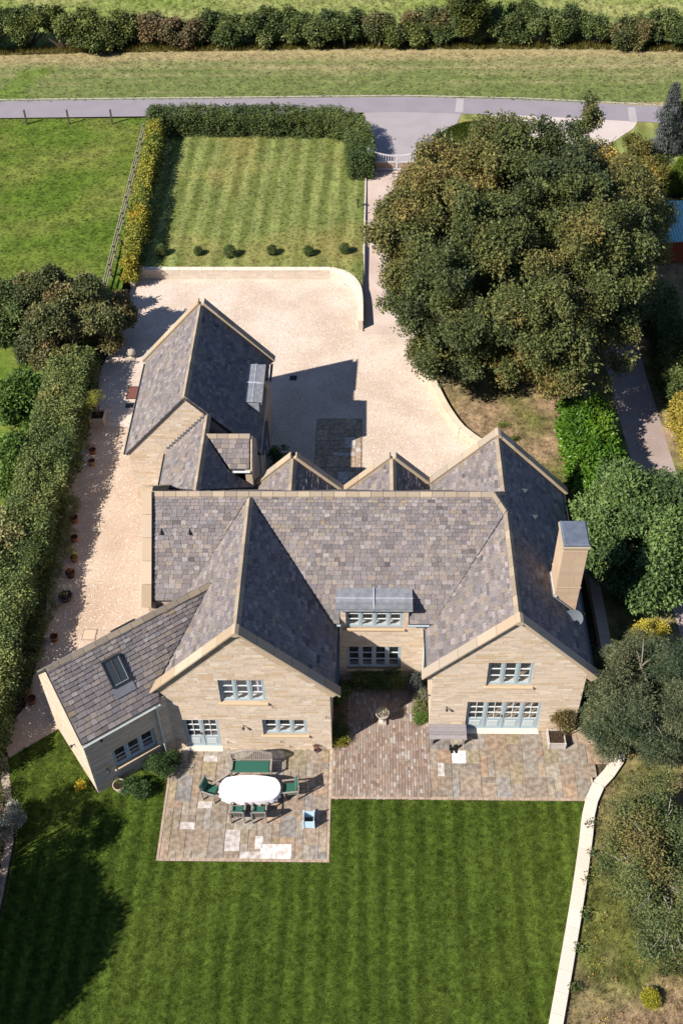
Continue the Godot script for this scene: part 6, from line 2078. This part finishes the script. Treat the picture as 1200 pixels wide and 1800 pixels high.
	for i in 420:
		var p := Vector2(rng.randf_range(9.0, 15.0), rng.randf_range(1.5, 13.0))
		if p.x < 10.4 - (p.y - 2.0) * 0.25:
			p.x += 3.0
		fl.add(any_basis(0.16), Vector3(p.x, 0.52, p.y), pick([Color(0.4, 0.3, 0.05), Color(0.4, 0.2, 0.07), Color(0.45, 0.33, 0.2), Color(0.3, 0.32, 0.06)]))
	tag(scatter("fallen_leaves", fl, clump("fallen", 3, 0.5, 0.34, 0.5), M.leaf, self), "scattered yellow and brown fallen leaves on the rough grass", "leaves", "", "stuff")
	# conifers and shrubs at the right end of the lay-by
	var cone := func(t: float) -> float: return (1.0 - t) * (0.75 + 0.25 * t) + 0.02
	clipped("blue_spruce", "blue grey spruce at the end of the lay-by", "tree", "", Vector3(22.3, 0.5, -48.6), 1.5, 5.2, cone, {"count": 900, "cols": [Color(0.06, 0.08, 0.075), Color(0.11, 0.13, 0.13), Color(0.16, 0.18, 0.18)], "mesh": scale_leaf, "size": 1.2, "near": 0.5, "far": 1.15, "ragged": 0.9})
	var flame := func(t: float) -> float: return sin(PI * pow(clampf(t * 0.92 + 0.06, 0, 1), 0.7))
	clipped("green_cypress", "upright bright green cypress behind the blue spruce", "tree", "", Vector3(23.6, 0.5, -49.4), 0.8, 4.4, flame, {"count": 620, "cols": [Color(0.04, 0.08, 0.012), Color(0.08, 0.12, 0.015)], "mesh": scale_leaf, "near": 0.75, "far": 1.12, "ragged": 0.4})
	clipped("green_cypress", "dense blue green cypress at the right picture edge", "tree", "", Vector3(24.3, 0.5, -46.2), 1.15, 4.8, flame, {"count": 900, "cols": [Color(0.025, 0.05, 0.03), Color(0.045, 0.075, 0.045)], "mesh": scale_leaf, "near": 0.75, "far": 1.12, "ragged": 0.4})
	clipped("green_cypress", "short golden green cypress in front of the blue spruce", "tree", "", Vector3(22.1, 0.5, -43.2), 0.6, 2.6, flame, {"count": 320, "cols": [Color(0.07, 0.13, 0.012), Color(0.13, 0.18, 0.02)], "mesh": scale_leaf, "near": 0.75, "far": 1.12, "ragged": 0.4})
	for q in [["yellow green bush at the lay-by corner", Vector3(19.8, 1.4, -47.2), Vector3(1.6, 1.2, 1.8)], ["bush in front of the blue spruce", Vector3(20.8, 1.3, -44.4), Vector3(1.5, 1.2, 1.5)], ["dark bush below the blue green cypress", Vector3(23.8, 1.3, -42.8), Vector3(1.5, 1.1, 1.5)]]:
		shrub("roadside_bush", q[0], "shrub", "bushes at the lay-by end", q[1], q[2], {"ground": 0.5, "count": 700, "cols": [Color(0.06, 0.075, 0.02), Color(0.11, 0.115, 0.03), Color(0.18, 0.15, 0.04)], "mesh": hedge_leaf, "size": 1.2, "lobe_r": 0.55})
	# hedgerow across the road
	rng.seed = 900
	var x := -36.0
	var k := 0
	var kinds := ["hawthorn bush", "bramble bush", "blackthorn bush", "russet elder bush", "ivy covered bush"]
	var fresh := [Color(0.06, 0.09, 0.035), Color(0.1, 0.14, 0.045), Color(0.16, 0.19, 0.065)]
	var ordinal := ["next", "first", "second", "third", "fourth", "fifth", "sixth", "seventh", "eighth", "ninth", "tenth", "eleventh", "twelfth", "thirteenth", "fourteenth", "fifteenth", "sixteenth", "seventeenth", "eighteenth", "nineteenth", "twentieth", "twenty-first"]
	var row := []
	while x < 36.0:
		var big := x < -22.5
		row.append([x, (3.0 if big else rng.randf_range(1.35, 2.1)), (rng.randf_range(2.0, 2.4) if big else rng.randf_range(1.2, 1.8)), [0, 1, 4, 1, 2, 4, 1, 1, 0, 3][rng.randi() % 10]])
		x += 2.3 if not big else 3.0
	for q in row:
		var col: Array = [fresh, fresh, mixed, [Color(0.091, 0.091, 0.046), Color(0.156, 0.130, 0.065), Color(0.208, 0.143, 0.078)], [Color(0.090, 0.120, 0.036), Color(0.180, 0.210, 0.060)]][q[3]]
		var z = -67.6 + 0.0 * q[0] + (0.8 if absf(q[0]) > 20 else 0.0)
		shrub("hedgerow_bush", kinds[q[3]] + ", %s bush from the young hedgerow tree towards the %s" % [ordinal[absi(int(round((q[0] - 9.7) / 2.3)))], "paddock" if q[0] < 9.7 else "blue spruce"], "bush", "bushes of the hedgerow across the road", Vector3(q[0], 0.6 + q[2] * 0.8, z + rng_off(q[0])), Vector3(q[1] * 1.45, q[2] * 0.85, 1.4), {"ground": 0.6, "count": 760 if q[1] < 2.5 else 1300, "cols": col, "mesh": hedge_leaf, "size": 1.45, "lobe_r": 0.55, "lobes": 20})
	tree("hedgerow_tree", "young bright tree rising from the hedgerow across the road", "tree", "", Vector3(9.7, 0.6, -67.0), Vector3(9.7, 3.9, -67.0), Vector3(1.6, 3.0, 1.6), {"trunk": 0.14, "limbs": 7, "lobes": 40, "lobe_r": 0.6, "count": 1500, "cols": [Color(0.05, 0.07, 0.02), Color(0.12, 0.13, 0.03)], "mesh": hedge_leaf, "size": 1.4, "low": -0.9})
	tufts("grass", "tall tawny grass along the foot of the hedgerow", [[-40, -66.2], [-20, -67.2], [0, -67.6], [20, -67.2], [36, -65.5], [36, -64.4], [20, -65.8], [0, -66.3], [-20, -65.9], [-40, -65.2]], 0.6, 60, 0.35, func(xx, zz): return Color(0.45, 0.42, 0.22), 97)
	# neighbours' buildings
	var s := thing("neighbour_shed", "red shed with a pale blue corrugated roof half hidden by the tree", "shed", Vector3(21.7, 0.45, -36.6), 0.05)
	var mb := MB.new()
	mb.box(Transform3D(Basis(), Vector3(0, 0.85, 0)), Vector3(4.0, 1.7, 2.9), Color(0.34, 0.07, 0.035))
	put("wall", mb, M.wood, s)
	for i in 24:
		mb = MB.new()
		var xx := -2.25 + i * 0.19
		mb.face([Vector3(xx, 1.74, 1.85), Vector3(xx + 0.1, 1.8, 1.85), Vector3(xx + 0.1, 2.45, -1.85), Vector3(xx, 2.39, -1.85)], Vector3.UP, Color(0.2, 0.4, 0.43))
		mb.face([Vector3(xx + 0.1, 1.8, 1.85), Vector3(xx + 0.19, 1.74, 1.85), Vector3(xx + 0.19, 2.39, -1.85), Vector3(xx + 0.1, 2.45, -1.85)], Vector3.UP, Color(0.2, 0.4, 0.43))
		put("roof_sheet", mb, M.paint, s)
	var b := thing("summer_house", "small grey roofed summer house behind the boundary hedge", "shed", Vector3(-17.6, 0, -9.2))
	mb = MB.new()
	mb.box(Transform3D(Basis(), Vector3(0, 1.0, 0)), Vector3(2.0, 2.0, 1.8), Color(0.5, 0.5, 0.5))
	put("wall", mb, M.wood, b)
	mb = MB.new()
	mb.prism(PackedVector2Array([Vector2(-1.15, 1.95), Vector2(1.15, 1.95), Vector2(0, 2.7)]), Vector3(0, 0, 0), S, Vector3.UP, R, -1.15, 1.15, Color(0.14, 0.14, 0.16))
	put("roof", mb, M.tile, b)
	mb = MB.new()
	mb.box(Transform3D(Basis(), Vector3(0, 1.92, 1.17)), Vector3(2.34, 0.12, 0.03), Color(0.7, 0.7, 0.72))
	put("fascia", mb, M.paint, b)


func rng_off(x: float) -> float:
	return 0.5 * sin(x * 1.7)


# ------------------------------------------------------------------ everything
func _ready() -> void:
	var cam := Camera3D.new()
	cam.name = "camera"
	cam.fov = 49.587
	cam.near = 0.5
	cam.far = 600.0
	cam.transform = Transform3D(Basis(Vector3(0.99969969, -0.01602605, -0.01853912), Vector3(-0.00224467, 0.69345597, -0.72049551), Vector3(0.02440276, 0.72032075, 0.69321174)), eye)
	add_child(cam)
	cam.current = true
	var env := Environment.new()
	env.background_mode = Environment.BG_SKY
	var sky := Sky.new()
	var sm := ProceduralSkyMaterial.new()
	sm.sky_top_color = Color(0.33, 0.41, 0.55)
	sm.sky_horizon_color = Color(0.6, 0.69, 0.8)
	sm.sky_curve = 0.12
	sm.ground_bottom_color = Color(0.2, 0.22, 0.16)
	sm.ground_horizon_color = Color(0.45, 0.5, 0.5)
	sm.sun_angle_max = 1.0
	sky.sky_material = sm
	env.sky = sky
	env.background_energy_multiplier = 0.85
	env.tonemap_mode = Environment.TONE_MAPPER_LINEAR
	env.tonemap_exposure = 2.0
	env.sdfgi_enabled = true
	env.ssao_enabled = true
	env.ssil_enabled = true
	var we := WorldEnvironment.new()
	we.name = "environment"
	we.environment = env
	add_child(we)
	var sun := DirectionalLight3D.new()
	sun.name = "sun"
	var az := deg_to_rad(35.0)
	var el := deg_to_rad(41.0)
	sun.basis = Basis.looking_at(Vector3(cos(az) * cos(el), -sin(el), -sin(az) * cos(el)))
	sun.light_color = Color(1.0, 0.96, 0.91)
	sun.light_energy = 1.6
	sun.light_angular_distance = 0.5
	sun.shadow_enabled = true
	add_child(sun)
	noise.seed = 9
	noise.frequency = 0.02
	noise.fractal_octaves = 3
	materials()
	var t0 := Time.get_ticks_msec()
	ground()
	print("ground ", Time.get_ticks_msec() - t0)
	paving()
	house()
	print("house ", Time.get_ticks_msec() - t0)
	annexe()
	print("annexe ", Time.get_ticks_msec() - t0)
	boundaries()
	furniture()
	plants()
	print("plants ", Time.get_ticks_msec() - t0)
